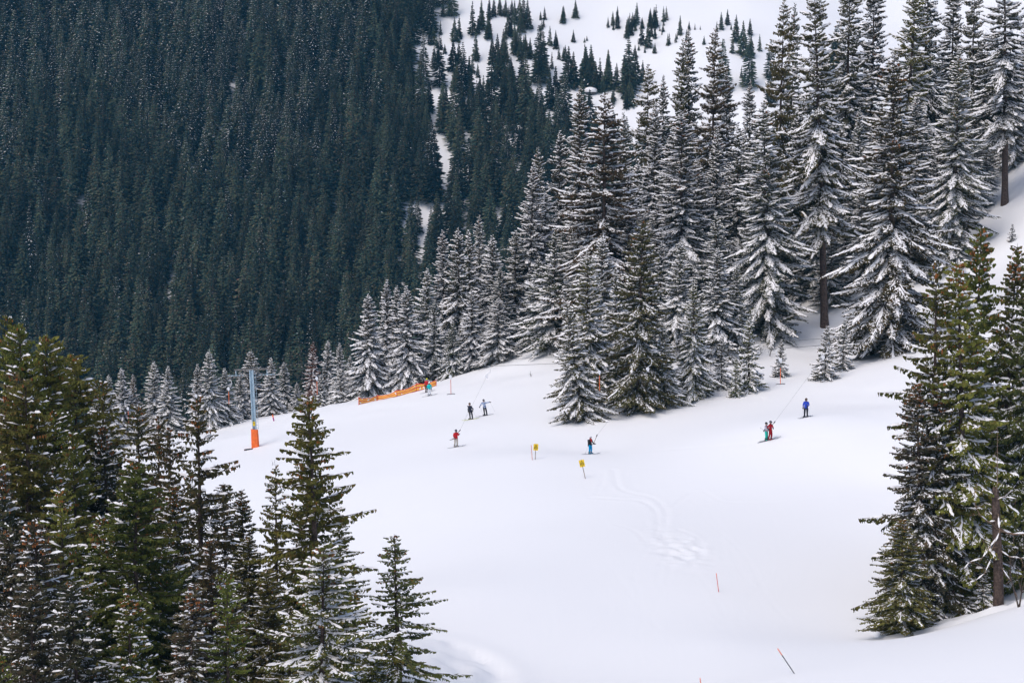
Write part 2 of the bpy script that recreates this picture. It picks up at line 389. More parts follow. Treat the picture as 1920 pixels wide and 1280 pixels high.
def branch_template(L, rng, st):
    bare = st.get('bare', .15); step = st.get('step', .13); hang = st.get('hang', .16); tw = st.get('tw', .10)
    xs_ = np.arange(max(.04, bare * L), L, step); n = len(xs_)
    P0 = []; D = []; LN = []
    for s in (-1, 1):
        x = xs_ + rng.uniform(-.4, .4, n) * step; x = np.clip(x, .02, L)
        ln = (np.minimum(.10 + (L - x) * .40, .16 + .22 * L) * st['fan'] + .06) * rng.uniform(.5, 1.25, n)
        ln *= np.where((x / L) < .3, .6, 1)
        an = np.radians(rng.uniform(38, 68, n)); zz = rng.uniform(-st['down'], .12, n)
        d = norm(np.stack([np.cos(an), s * np.sin(an), zz], 1)); p = np.stack([x, np.zeros(n), np.zeros(n)], 1)
        P0.append(p); D.append(d); LN.append(ln)
        big = ln > .38                       # side sprays off the longer twigs
        for fr in (.35, .65):
            k = np.where(big)[0]
            for s2 in (-1, 1):
                if len(k) == 0: continue
                dd = d[k].copy(); a2 = np.radians(rng.uniform(30, 60, len(k))) * s2
                r = np.stack([dd[:, 0] * np.cos(a2) - dd[:, 1] * np.sin(a2), dd[:, 0] * np.sin(a2) + dd[:, 1] * np.cos(a2), dd[:, 2] - rng.uniform(0, .35, len(k))], 1)
                P0.append(p[k] + d[k] * (ln[k] * fr)[:, None]); D.append(norm(r)); LN.append(ln[k] * (1 - fr) * rng.uniform(.5, .9, len(k)))
    P0.append(np.array([[L * .9, 0, 0]])); D.append(np.array([[1, 0, 0.0]])); LN.append(np.array([.22]))
    P0 = np.concatenate(P0); D = np.concatenate(D); LN = np.concatenate(LN)
    n = len(P0); wd = tw * rng.uniform(.7, 1.3, n); hg = hang * rng.uniform(.35, 1.3, n)
    fv, ff = kites(P0, D, LN, wd, hg, rng)
    # snow pillows on the twigs and along the branch
    k = rng.rand(n) < st.get('keep', .8)
    q0 = P0[k] + D[k] * (LN[k] * .12)[:, None]; q1 = P0[k] + D[k] * (LN[k] * rng.uniform(.6, .98, k.sum()))[:, None]
    sw = wd[k] * rng.uniform(.7, 1.35, k.sum()) * st.get('sw', 1.0); q0[:, 2] += .015; q1[:, 2] += .01
    s0 = rng.uniform(bare * L * .5, L * .9, max(2, int(L / .28))); sl = rng.uniform(.15, .6, len(s0)); z0 = np.zeros_like(s0)
    a0 = np.stack([s0, z0, z0 + .03], 1); a1 = np.stack([np.minimum(s0 + sl, L), rng.normal(0, .05, len(s0)), z0 + .02], 1)
    ns = int(L / .38 * st['strip']) + 1; sx_ = rng.uniform(bare * L * .4, L * .92, ns); c0 = np.stack([sx_, rng.normal(0, .02, ns), np.full(ns, .045)], 1); c1 = c0 + np.stack([rng.uniform(.3, .75, ns), rng.normal(0, .05, ns), np.full(ns, -.01)], 1)
    c1[:, 0] = np.minimum(c1[:, 0], L * 1.02)
    npd = max(1, int(L / .42 * st['pads'])); pf = rng.uniform(.2, .98, npd) * L; py = rng.normal(0, .13, npd) * np.minimum(1, L); pz = -.12 * np.abs(py)
    pl_ = rng.uniform(.2, .5, npd) * (1.1 if L > 1 else .7); b0 = np.stack([np.maximum(0, pf - pl_), py * .7, pz + .05], 1); b1 = np.stack([np.minimum(L * 1.02, pf + pl_), py * 1.4, pz + .03], 1)
    a0 = np.concatenate([a0, c0, b0]); a1 = np.concatenate([a1, c1, b1])
    V0 = np.concatenate([q0, a0]); V1 = np.concatenate([q1, a1]); W = np.concatenate([sw, rng.uniform(.10, .2, len(s0)) * st['sw'], rng.uniform(.12, .24, ns) * (1.15 if st['strip'] > 1 else .75), rng.uniform(.22, .46, npd) * (1 if L > 1 else .6) * st['padw']])
    H = W * .55 + .03
    return dict(L=L, fv=fv, ff=ff, s0=V0, s1=V1, sw=W, sh=H)

def pillows(p0, p1, wd, ht, rng):
    """rounder, bigger pads of snow"""
    n = len(p0); d = norm(p1 - p0); sd = norm(np.cross(d, np.array([0, 0, 1.0]))); L = (p1 - p0); pts_ = []
    for fr, ww, hh in ((0, 0, 0), (.22, .42, .0), (.70, .5, -.02), (1, 0, -.03)):
        c = p0 + L * fr; j = wd[:, None] * rng.uniform(.8, 1.15, (n, 1))
        if ww == 0: pts_.append(c)
        else:
            e = c.copy(); e[:, 2] -= wd * .16; tp = c.copy(); tp[:, 2] += ht * rng.uniform(.75, 1.1, n)
            pts_ += [e + sd * j * ww, e - sd * j * ww, tp]
    V = np.stack(pts_, 1).reshape(-1, 3); b = (np.arange(n) * 8)[:, None]
    F_ = [[0, 1, 3], [0, 3, 2], [1, 4, 6], [1, 6, 3], [2, 3, 6], [2, 6, 5], [4, 7, 6], [5, 6, 7]]
    return V, np.concatenate([b + np.array(t) for t in F_])

def stick(p0, p1, r0, r1, n=4):
    d = norm((p1 - p0)[None])[0]; a = np.array([0, 0, 1.0]) if abs(d[2]) < .8 else np.array([1.0, 0, 0])
    e1 = np.cross(d, a); e1 /= np.linalg.norm(e1); e2 = np.cross(d, e1); an = np.arange(n) * 2 * math.pi / n
    ring = np.cos(an)[:, None] * e1 + np.sin(an)[:, None] * e2
    V = np.concatenate([p0 + ring * r0, p1 + ring * r1]); i = np.arange(n)
    return V, np.stack([i, (i + 1) % n, n + (i + 1) % n, n + i], 1)

BANK = {}
def bank(stname, st, rng):
    if stname not in BANK:
        BANK[stname] = [branch_template(L, rng, st) for L in (.4, .8, 1.3, 1.9, 2.6, 3.4, 4.3, 5.4) for _ in range(3)]
    return BANK[stname]

STYLES = {
 'snowy': dict(bare=.12, step=.15, hang=.20, tw=.10, keep=.95, sw=.85, fan=.8, pads=.8, down=.7, padw=.52, strip=.6),
 'laden': dict(bare=.10, step=.14, hang=.24, tw=.085, keep=.55, sw=.95, fan=.78, pads=.35, down=.9, padw=.5, strip=1.0),
 'lank':  dict(bare=.06, step=.115, hang=.27, tw=.065, keep=.45, sw=.85, fan=.52, pads=.25, down=1.0, padw=.4, strip=.35),
 'green': dict(bare=.12, step=.115, hang=.27, tw=.08, keep=.5, sw=.85, fan=.8, pads=.3, down=.8, padw=.42, strip=.4),
}
def make_spruce(seed, H, R, style, spacing=.42, per=6, crown0=.08, power=.85, droop=.35, gap=.06, irregular=.18, cones=0, lean=0.0, bare_side=None, snow_levels=(1.0,)):
    """returns meshes: trunk, branches, needles, snow (one per level), cones"""
    rng = np.random.RandomState(seed); st = STYLES[style]; B = bank(style, st, np.random.RandomState(77))
    fol = Acc(); wood = Acc(); S0 = []; S1 = []; SW = []; SH = []; SR = []
    lx, ly = rng.uniform(-1, 1, 2) * lean
    bend = lambda z: np.array([lx * (z / H) ** 2 * H * .03, ly * (z / H) ** 2 * H * .03, z])
    # trunk
    tr = Acc(); r0 = .010 * H + .07; zs = np.linspace(-.8, H * .985, 14)
    ring_pts = []
    for z in zs:
        rr = max(.02, r0 * (1 - max(z, 0) / H) ** .9) * (1.25 if z < .4 else 1)
        an = np.arange(8) * math.pi / 4; c = bend(max(z, 0)); ring_pts.append(np.stack([c[0] + rr * np.cos(an), c[1] + rr * np.sin(an), np.full(8, z)], 1))
    V = np.concatenate(ring_pts); i = np.arange(8); fc = np.concatenate([np.stack([k * 8 + i, k * 8 + (i + 1) % 8, (k + 1) * 8 + (i + 1) % 8, (k + 1) * 8 + i], 1) for k in range(len(zs) - 1)])
    tr.add(V, fc)
    ph = rng.uniform(0, 6.28, 6); am = rng.uniform(.3, 1, 6)
    z = crown0 * H; zlist = []
    while z < H - .25:
        t = (H - z) / H; zlist.append(z); z += spacing * rng.uniform(.7, 1.3) * (.45 + .55 * min(1, t * 4))
    cone_pts = []
    for z in zlist:
        t = (H - z) / (H * (1 - crown0)); nb = max(3, int(round(per * rng.uniform(.75, 1.25)))) if t > .06 else 4; a0 = rng.uniform(0, 6.28)
        prof = R * min(1.0, (t * 1.12)) ** power
        if t > .88: prof *= 1 - (t - .88) * 2.2
        for b in range(nb):
            if t > .1 and rng.rand() < gap: continue
            az = a0 + 6.283 * b / nb + rng.normal(0, .35); zb = z + rng.normal(0, .38) * spacing
            en = 1 + irregular * (am[0] * math.sin(az + ph[0] + t * 9) + am[1] * math.sin(2 * az + ph[1] - t * 14) + am[2] * math.sin(3 * az + ph[2] + t * 23)) * .6
            L = prof * en * rng.uniform(.55, 1.15)
            if rng.rand() < .07: L *= 1.22
            if bare_side is not None and t > .35 and math.cos(az - bare_side) > .2: L *= rng.uniform(.15, .6)
            L = min(max(.22, L), 6.0)
            T = min(range(len(B)), key=lambda q: abs(B[q]['L'] - L) + rng.rand() * .15); T = B[T]; sc = L / T['L']
            # branch curve: rises near the top of the tree, droops below and lifts again at the tip
            s1 = .62 - 1.25 * min(1, t * 1.6) * (droop + .45) + rng.normal(0, .15); s3 = droop * (.35 if t > .25 else 0) + rng.normal(0, .04)
            ca, sa = math.cos(az), math.sin(az); o = bend(zb); roll = rng.normal(0, .15)
            my = -1 if rng.rand() < .5 else 1
            def place(v):
                x = v[:, 0] * sc; y = v[:, 1] * sc * my; zz = v[:, 2] * (0.5 + 0.5 * sc) + y * roll; q = np.clip(x / L, 0, 1.1)
                zz = zz + L * (s1 * q - abs(s1) * .25 * q * q + s3 * q ** 3) ; 
                return np.stack([x * ca - y * sa + o[0], x * sa + y * ca + o[1], zz + o[2]], 1)
            fol.add(place(T['fv']), T['ff'])
            S0.append(place(T['s0'])); S1.append(place(T['s1'])); SW.append(T['sw']); SH.append(T['sh'])
            lvl = np.clip(rng.normal(.5, .16) + .10 * (rng.rand(len(T['sw'])) - .5), 0, 1); SR.append(np.clip(lvl + rng.normal(0, .25, len(T['sw'])), 0, 1) / (.62 + .5 * min(1, t * 1.5)))
            ax = place(np.array([[0, 0, 0], [T['L'] * .5, 0, 0], [T['L'] * .98, 0, 0.0]])); rb = .012 + .011 * L
            for a_, b_, ra, rb_ in ((ax[0], ax[1], rb, rb * .7), (ax[1], ax[2], rb * .7, .008)):
                v_, f_ = stick(a_, b_, ra, rb_, 3); wood.add(v_, f_)
            if cones and t < .4 and rng.rand() < cones * (2.2 if t < .12 else 1):
                for _ in range(rng.randint(3, 9)):
                    cone_pts.append(place(np.array([[T['L'] * rng.uniform(.5, 1), rng.normal(0, .1), -.05]]))[0])
    # leader shoot
    v_, f_ = stick(bend(H * .97), bend(H), .03, .006, 3); wood.add(v_, f_)
    tag_ = '%s_%d' % (style, seed)
    out = {}
    out['trunk'] = poly_mesh('trunk', *tr.out(), M_BARK, smooth=True)
    out['branches'] = poly_mesh('branches', *wood.out(), M_TWIG)
    out['needles'] = poly_mesh('needles', *fol.out(), M_FOL)
    S0 = np.concatenate(S0); S1 = np.concatenate(S1); SW = np.concatenate(SW); SH = np.concatenate(SH); SR = np.concatenate(SR)
    out['snow'] = []
    for lv in snow_levels:
        k = SR < lv
        big = k & (SW > .16); k = k & (SW <= .16)
        v, f = tents(S0[k], S1[k], SW[k] * (.75 + .35 * lv), SH[k], rng)
        if big.any():
            v2, f2 = pillows(S0[big], S1[big], SW[big] * (.8 + .3 * lv), SH[big], rng); f = np.concatenate([f, f2 + len(v)]); v = np.concatenate([v, v2])
        out['snow'].append(poly_mesh('snow', v, f, M_SNOWCAP))
    if cone_pts:
        mb = Acc()
        for c in cone_pts:
            v_, f_ = stick(c, c + np.array([0, 0, -.16]), .035, .03, 4); mb.add(v_, f_)
        out['cones'] = poly_mesh('cones', *mb.out(), M_CONE)
    out['H'] = H; out['R'] = R
    return out

VAR = {}
VAR['tall']   = make_spruce(11, 34, 5.9, 'snowy', .46, 6, .03, .74, .50, .08, .24, cones=.05, snow_levels=(.40, .62, .84))
VAR['tallb']  = make_spruce(12, 32, 6.4, 'laden', .62, 6, .06, .80, .46, .12, .30, snow_levels=(.45, .66, .86))
VAR['cone']   = make_spruce(13, 20, 4.7, 'snowy', .40, 6, .02, .84, .48, .08, .20, snow_levels=(.42, .64, .88))
VAR['coneb']  = make_spruce(14, 18, 4.3, 'snowy', .40, 6, .02, .90, .44, .10, .26, snow_levels=(.42, .64, .88))
VAR['young']  = make_spruce(15, 9, 2.3, 'snowy', .36, 6, .02, .9, .30, .10, .22, snow_levels=(.45, .78))
VAR['sapling']= make_spruce(16, 4.6, 1.25, 'snowy', .30, 5, .03, .95, .10, .12, .25, snow_levels=(.35, .7))
VAR['trunky'] = make_spruce(17, 38, 5.6, 'snowy', .62, 5, .30, .66, .48, .12, .34, lean=.6, snow_levels=(.45, .7))
VAR['lank']   = make_spruce(18, 25, 4.9, 'lank', .60, 5, .03, .62, .40, .10, .36, cones=.18, snow_levels=(.10, .24, .42))
VAR['lankb']  = make_spruce(19, 22, 4.0, 'lank', .60, 5, .04, .72, .34, .12, .38, cones=.10, snow_levels=(.10, .24, .42))
VAR['green']  = make_spruce(20, 26, 5.4, 'green', .50, 6, .03, .66, .46, .08, .26, cones=.12, snow_levels=(.10, .26, .44))
VAR['greenb'] = make_spruce(21, 24, 4.0, 'green', .48, 6, .05, .66, .46, .10, .32, cones=.30, lean=.5, snow_levels=(.12, .28, .48))
VAR['laden']  = make_spruce(22, 22, 5.6, 'laden', .62, 6, .03, .66, .44, .08, .26, cones=.2, snow_levels=(.5, .75, .95))
print('tri counts', {k: (len(v['needles'].polygons) * 2, [len(s.polygons) for s in v['snow']]) for k, v in VAR.items()})

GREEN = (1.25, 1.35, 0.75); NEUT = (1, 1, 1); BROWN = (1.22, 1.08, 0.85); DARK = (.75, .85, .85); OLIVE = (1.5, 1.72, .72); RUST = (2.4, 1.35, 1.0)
def plant(label, u, vt, d, var, sw=1.0, lev=1, tint=NEUT, group=None, base_v=None, rz=None, cat='tree', name='spruce_tree', parts=None):
    """a spruce whose tip is seen at (u, vt) at depth d; height follows from the ground under it"""
    tip = P(u, vt, d); x, y = tip[0], tip[1]
    if base_v is not None:
        q = hit(base_v[0], base_v[1]); 
        if q is not None:
            x, y = q[0], q[1]; dd = proj(*q)[2]; tip = P(u, vt, dd)
    z = float(coarse(np.array([x]), np.array([y]))[0]); H = max(1.0, tip[2] - z)
    V = VAR[var]; r = random.Random(int(u * 7 + vt * 13)); s = H / V['H']
    root = empty(name, (x, y, z - .1), r.uniform(0, 6.28) if rz is None else rz)
    sx = s ** .6 * sw if s < 1 else s ** .8 * sw
    if var in ('young', 'sapling'): sx = s * sw
    root.scale = (sx * r.uniform(.94, 1.06), sx, s); root.rotation_euler.x = r.gauss(0, .014); root.rotation_euler.y = r.gauss(0, .014)
    if base_v is not None:
        lx = (tip[0] - x) / H; root.rotation_euler = Matrix.Rotation(math.atan(lx), 3, 'Y').to_euler() if abs(lx) > .004 else root.rotation_euler
    for nm in ('trunk', 'branches', 'needles', 'snow', 'cones'):
        if nm not in V: continue
        me = V[nm][min(lev, len(V['snow']) - 1)] if nm == 'snow' else V[nm]
        c = new_obj(nm, me, root)
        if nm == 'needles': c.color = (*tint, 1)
        if nm != 'trunk': c['kind'] = 'stuff'
    tag(root, label, cat, group)
    return root
# ------------------------------------------------------------------ near spruces: (label, u, tip v, depth, variant, width, snow level, tint[, base px])
G_CREST = 'snowy spruces just behind the crest of the run'
G_MID = 'tall snowy spruces in the big stand right of centre'
G_RIGHT = 'tall spruces at the upper right'
G_RF = 'spruces of the foreground clump at the right edge'
G_LF = 'olive green spruces of the foreground at the lower left'
T = [
 # behind the crest, left of centre, from the lift tower to the fence
 ('small snowy spruce peeking out left of the row behind the lift tower',180,712,250,'coneb',.8,1,NEUT,G_CREST),
 ('snowy spruce between the olive trees and the twin snowy tops',205,700,248,'cone',.8,1,DARK,G_CREST),
 ('bright snowy spruce left of the pair of twin tops',230,688,254,'cone',.9,2,NEUT,G_CREST),
 ('slim snowy spruce with reddish tip beside the bright one at left',252,700,256,'coneb',.7,1,BROWN,G_CREST),
 ('left one of the twin snow covered tops above the brown spruces',287,674,256,'cone',.9,2,NEUT,G_CREST),
 ('right one of the twin snow covered tops above the brown spruces',311,684,252,'coneb',.95,2,NEUT,G_CREST),
 ('snowy spruce behind the first spool of the lift line',368,680,250,'coneb',.85,1,NEUT,G_CREST),
 ('tallest snowy spruce left of the lift tower',391,654,250,'cone',.9,2,NEUT,G_CREST),
 ('snowy spruce with its lowest boughs on the crest left of the lift tower',423,688,252,'coneb',1.05,2,NEUT,G_CREST),
 ('dark spruce with little snow directly left of the steel tower',452,694,256,'cone',.8,1,DARK,G_CREST),
 ('spruce whose snowy top shows above the cross arm of the lift tower',470,654,262,'cone',1.1,1,BROWN,G_CREST),
 ('snowy spruce touching the steel tower on its right side',507,668,258,'coneb',.95,2,NEUT,G_CREST),
 ('snowy spruce second to the right of the steel tower',533,676,264,'cone',.85,1,NEUT,G_CREST),
 ('low snowy spruce in the gap right of the lift tower',556,715,262,'coneb',.85,2,NEUT,G_CREST),
 ('rust coloured spruce top rising behind the crest',585,638,266,'coneb',.75,0,RUST,G_CREST),
 ('snowy spruce left of a slim twin, half way from tower to orange fence',613,636,268,'cone',.8,2,NEUT,G_CREST),
 ('snowy spruce right of its slim twin, half way from tower to orange fence',637,641,264,'coneb',.85,2,NEUT,G_CREST),
 ('low snowy spruce at the left end of the orange fence',658,665,262,'cone',.85,2,NEUT,G_CREST),
 ('short snowy spruce left of the leftmost fence post',640,690,254,'young',1.5,1,NEUT,G_CREST),
 ('short snowy spruce between the rusty top and the crest',602,700,256,'young',1.4,1,NEUT,G_CREST),
 ('snowy pointed spruce right above the left end of the orange fence',690,548,253,'cone',1.05,2,NEUT,G_CREST),
 ('snowy spruce with a forked looking top above the orange fence',723,522,262,'coneb',.9,2,NEUT,G_CREST),
 ('slim snow laden spruce squeezed between two wider ones above the fence',742,532,262,'cone',.75,2,NEUT,G_CREST),
 ('broad white spruce directly behind the middle of the orange fence',765,533,254,'coneb',1.1,2,NEUT,G_CREST),
 ('snowy spruce behind the right end of the orange fence',797,500,264,'cone',.95,2,NEUT,G_CREST),
 ('dark sided spruce behind the skier in the turquoise jacket',812,560,256,'coneb',.9,1,DARK,G_CREST),
 ('tall narrow snowy spruce first of the climbing row right of the fence',833,430,264,'tall',.75,2,NEUT,G_CREST),
 ('snowy spruce second of the climbing row right of the fence',862,424,262,'cone',1.0,1,NEUT,G_CREST),
 ('snowy spruce third of the climbing row right of the fence',882,428,268,'coneb',.9,2,NEUT,G_CREST),
 ('tallest white tipped spruce of the climbing row right of the fence',901,402,274,'tall',.7,2,NEUT,G_CREST),
 ('snowy spruce with broad base near the hanging T-bar spool',884,540,252,'coneb',1.05,2,NEUT,G_CREST),
 ('white spruce fourth of the climbing row, left of the open snow gap',926,438,266,'cone',.95,2,NEUT,G_CREST),
 ('wide white skirted spruce touching the crest where the cable crosses it',935,556,251,'cone',1.25,2,NEUT,G_CREST),
 ('dark low spruce in the shade under the climbing row',848,600,252,'cone',.9,0,DARK,G_CREST),
 ('dark low spruce in the shade left of the wide white skirted one',905,610,258,'coneb',.9,0,DARK,G_CREST),
 # the stand on the left flank of the big group
 ('tall pointed white spruce at the left edge of the big stand',990,303,264,'tall',.95,2,NEUT,G_MID),
 ('white spruce behind the pointed one at the left edge of the big stand',1013,275,278,'tall',.85,1,NEUT,G_MID),
 ('full snowy spruce next to the dark far slope',1048,243,280,'tallb',.8,2,NEUT,G_MID),
 ('brown topped slim spruce against the far snowfield',1086,160,278,'tall',.8,1,BROWN,G_MID),
 ('huge spreading spruce with long open snowy boughs and brown crown',1136,172,238,'tallb',1.45,1,BROWN,G_MID),
 ('spruce in the shade at the foot of the pointed white one',1010,480,254,'cone',1.1,1,DARK,G_MID),
 ('shaded spruce left of the nearest green group',1035,430,246,'coneb',1.2,1,DARK,G_MID),
 ('slim spruce behind the huge spreading one',1170,210,262,'tall',.7,1,NEUT,G_MID),
 ('open crowned spruce with brown tip left of the small snowfield trees',1214,118,286,'tallb',.9,1,BROWN,G_MID),
 ('spruce with a reddish snowy crown behind the green front tree',1226,190,264,'tall',.85,2,NEUT,G_MID),
 ('left one of three dark narrow tops against the snowfield',1244,140,292,'tall',.6,0,DARK,G_MID),
 ('middle one of three dark narrow tops against the snowfield',1274,72,292,'tall',.75,0,BROWN,G_MID),
 ('right one of three dark narrow tops against the snowfield',1298,54,292,'tall',.75,0,DARK,G_MID),
 ('large white boughed spruce in the middle of the big stand',1284,205,242,'tall',1.25,2,NEUT,G_MID),
 ('airy crowned spruce with horizontal snowy boughs below the snowfield',1336,50,280,'tallb',.95,1,BROWN,G_MID),
 ('spruce with plain dark tip right of the airy crowned one',1370,130,286,'tall',.8,1,NEUT,G_MID),
 ('snow laden spruce under the airy crowned one',1345,240,250,'tall',.9,2,NEUT,G_MID),
 ('full spruce left of the tree with the dark trunk foot',1388,232,256,'tallb',.9,1,NEUT,G_MID),
 ('slim spruce behind the tall pair of lanky tops',1408,150,282,'tall',.7,1,NEUT,G_MID),
 # front row of the big stand on the piste edge
 ('green snowy spruce at the left front corner of the big stand',1060,556,210,'coneb',1.0,1,GREEN,G_MID,(1092,786)),
 ('snowy green spruce behind the bare shrub at the piste edge',1103,470,214,'cone',1.15,1,GREEN,G_MID),
 ('tall snowy spruce just behind the front corner trees',1130,440,226,'cone',1.1,2,NEUT,G_MID),
 ('snowy spruce filling the gap between the corner trees and the green one',1158,500,220,'coneb',.9,1,NEUT,G_MID),
 ('broad green spruce with little snow in the front row',1202,405,211,'green',1.02,2,(1.05,1.12,.85),G_MID,(1195,770)),
 ('snowy spruce at the right shoulder of the broad green one',1273,448,230,'cone',1.0,2,NEUT,G_MID),
 ('small green spruce low between broad green tree and slim brown tipped one',1240,600,208,'coneb',1.1,1,GREEN,G_MID,(1245,762)),
 ('slim snowy spruce with rusty tip in the front row',1298,522,213,'cone',.95,1,GREEN,G_MID,(1300,746)),
 ('bushy snowy spruce right of the slim rusty tipped one',1348,462,226,'cone',1.15,2,NEUT,G_MID),
 ('snowy spruce left of the thick dark trunk foot',1382,492,228,'coneb',.9,1,NEUT,G_MID),
 ('stubby snow covered spruce at the bend of the piste edge',1352,628,212,'young',1.1,1,NEUT,G_MID,(1353,728)),
 ('thin snowy young spruce at the right end of the front row',1379,665,208,'young',.85,0,GREEN,G_MID,(1380,744)),
 ('young snowy spruce just behind the thin one at the right end of the front row',1402,588,211,'young',1.0,1,GREEN,G_MID,(1404,733)),
 ('small lone snowy spruce beside the orange rod on the open snow',1464,632,214,'young',1.05,1,GREEN,'small spruces alone on the open snow',(1463,706)),
 ('left one of the two small snowy spruces on the open snow',1549,606,212,'young',1.15,1,NEUT,'small spruces alone on the open snow',(1546,712)),
 ('right one of the two small snowy spruces on the open snow',1582,594,215,'young',1.0,1,NEUT,'small spruces alone on the open snow',(1580,694)),
 # big trees around and right of the snow mound
 ('massive snow clumped spruce with dark trunk foot left of the snow mound',1424,188,240,'tall',1.25,2,NEUT,G_RIGHT,(1441,622)),
 ('lanky brown topped spruce, left one of the high pair above the snow mound',1462,-4,252,'tallb',.85,0,BROWN,G_RIGHT),
 ('dark pointed spruce between the high pair above the snow mound',1483,6,268,'tall',.6,0,DARK,G_RIGHT),
 ('very tall spruce with long bare red brown trunk behind the snow mound',1518,-22,242,'trunky',1.05,1,BROWN,G_RIGHT,(1546,612)),
 ('dark narrow spruce right of the high pair above the snow mound',1546,44,270,'tall',.8,0,GREEN,G_RIGHT),
 ('shaded snowy spruce behind the long bare trunk',1500,330,256,'cone',1.1,1,DARK,G_RIGHT),
 ('shaded snowy spruce right of the long bare trunk',1570,360,258,'tall',.8,1,DARK,G_RIGHT),
 ('tall dark spruce cut by the top edge, right of the high pair',1592,-70,262,'tall',1.0,1,NEUT,G_RIGHT),
 ('tall spruce cut by the top edge behind the wide brown green one',1640,-60,272,'tall',.9,1,NEUT,G_RIGHT),
 ('wide brown green spruce with dense lightly snowed boughs',1662,95,226,'tall',1.3,1,BROWN,G_RIGHT,(1668,662)),
 ('snow laden spruce in the gap left of the wide brown green one',1612,200,250,'tall',.8,2,NEUT,G_RIGHT),
 ('tall dark spruce behind the right shoulder of the wide brown green one',1700,-60,256,'tall',1.0,1,GREEN,G_RIGHT),
 ('tall spruce cut by the top edge near the bright sky like gap',1735,-90,264,'tall',.9,1,NEUT,G_RIGHT),
 ('snowy spruce standing behind the orange tipped foreground tops',1797,92,238,'tall',1.15,2,NEUT,G_RIGHT),
 ('tall spruce cut by the top edge right of the bright gap',1790,-50,266,'tall',.85,1,NEUT,G_RIGHT),
 ('spruce with white clumps along a bare dark trunk at the upper right slope',1872,-80,248,'trunky',1.15,1,NEUT,G_RIGHT,(1884,382)),
 ('tall spruce cut by the top edge between bare trunk and bright gap',1828,-60,262,'tallb',.8,1,NEUT,G_RIGHT),
 ('snow clumped spruce at the right edge above the white slope',1925,40,262,'tall',.9,2,NEUT,G_RIGHT),
 ('tiny spruce alone on the steep white slope at the right edge',1897,418,236,'sapling',1.0,1,NEUT,G_RIGHT,(1897,452)),
 ('dark spruce low in the gap behind the orange tipped foreground tops',1735,300,250,'tall',.8,1,DARK,G_RIGHT),
 ('shaded spruce just right of the mound behind the long bare trunk',1588,400,250,'cone',1.0,1,DARK,G_RIGHT),
 ('shaded snowy spruce left of the long bare trunk close behind it',1505,430,252,'cone',1.05,1,NEUT,G_RIGHT),
 # right foreground clump
 ('bushy green brown spruce with the highest top of the right foreground clump',1838,418,138,'greenb',1.0,1,OLIVE,G_RF),
 ('spruce with orange cones on its tip and a grey trunk down its middle',1785,474,131,'greenb',1.15,2,OLIVE,G_RF,(1806,1140)),
 ('leftmost orange tipped spruce of the right foreground clump',1736,476,136,'lankb',1.0,2,OLIVE,G_RF,(1748,1150)),
 ('snowy spruce at the right edge with a pale open top',1893,454,141,'greenb',1.0,2,GREEN,G_RF),
 ('spruce half cut by the right edge of the picture',1932,500,137,'green',.9,2,GREEN,G_RF),
 ('wide boughed spruce reaching furthest left over the run',1712,700,132,'greenb',1.15,2,NEUT,G_RF,(1728,1160)),
 ('snow dusted spruce low in the middle of the right foreground clump',1765,720,133,'greenb',1.1,2,NEUT,G_RF),
 ('dark spruce behind the grey trunk low in the right foreground clump',1850,700,146,'green',1.0,1,DARK,G_RF),
 ('low dense green spruce at the foot of the right foreground clump',1692,960,129,'greenb',1.5,1,GREEN,G_RF,(1690,1192)),
 ('spruce crowding the right edge below the pale open top',1915,640,143,'greenb',1.1,2,OLIVE,G_RF),
 ('dark lower spruce behind the broken trunk at the right edge',1885,720,148,'green',.9,2,GREEN,G_RF),
 ('full dark green spruce low behind the grey trunk, right foreground',1800,860,139,'green',.9,1,GREEN,G_RF),
 ('full green spruce low left of the grey trunk, right foreground',1752,900,134,'green',.8,1,GREEN,G_RF),
 ('snowy full spruce at the right edge level with the skiers',1945,760,139,'green',.9,2,NEUT,G_RF),
 ('small spruce with heavy snow pads in front of the broken trunk',1846,1052,124,'young',1.25,1,GREEN,G_RF,(1838,1146)),
 # left foreground
 ('olive spruce at the left edge with the highest top',12,582,116,'lank',.75,1,OLIVE,G_LF),
 ('olive spruce second from the left edge with pale snow on its top boughs',48,594,112,'green',.9,1,OLIVE,G_LF),
 ('olive spruce third from the left edge with rounded top',96,618,114,'green',1.0,0,OLIVE,G_LF),
 ('olive spruce with drooping right side in front of the far dark forest',138,656,118,'green',1.1,1,OLIVE,G_LF),
 ('grey brown spruce with twiggy top near the left edge',14,684,102,'greenb',1.0,0,BROWN,G_LF),
 ('olive spruce in the second row near the left edge',42,702,100,'green',1.1,0,OLIVE,G_LF),
 ('spruce with snow stripes right of the olive tops',190,705,128,'lank',.9,2,OLIVE,G_LF),
 ('spruce with snow stripes below the left snowy twin top',262,752,126,'lank',1.0,2,GREEN,G_LF),
 ('dark brown tipped spruce left of the slim lanky one',288,775,118,'lankb',1.05,1,BROWN,G_LF),
 ('dark brown spruce touching the slim lanky one',322,792,114,'lankb',1.1,2,BROWN,G_LF),
 ('brown coned spruce top between olive trees at left',142,800,104,'lank',.85,1,OLIVE,G_LF),
 ('large yellow green spruce with bare twiggy top in the lower left',236,856,94,'green',1.2,0,OLIVE,G_LF),
 ('spruce with orange cones and white snow strips at far left middle',118,905,92,'lank',.95,2,OLIVE,G_LF),
 ('dark snow striped spruce at the lower left edge',70,965,90,'greenb',1.2,2,NEUT,G_LF),
 ('brown spruce half cut by the left edge with white strips',18,985,92,'green',1.0,2,NEUT,G_LF),
 ('yellow green spruce tip in the very bottom left corner',4,1208,70,'lank',.7,1,OLIVE,G_LF),
 ('slim lanky spruce with a long visible trunk and open right side',370,738,110,'lankb',1.15,2,BROWN,G_LF),
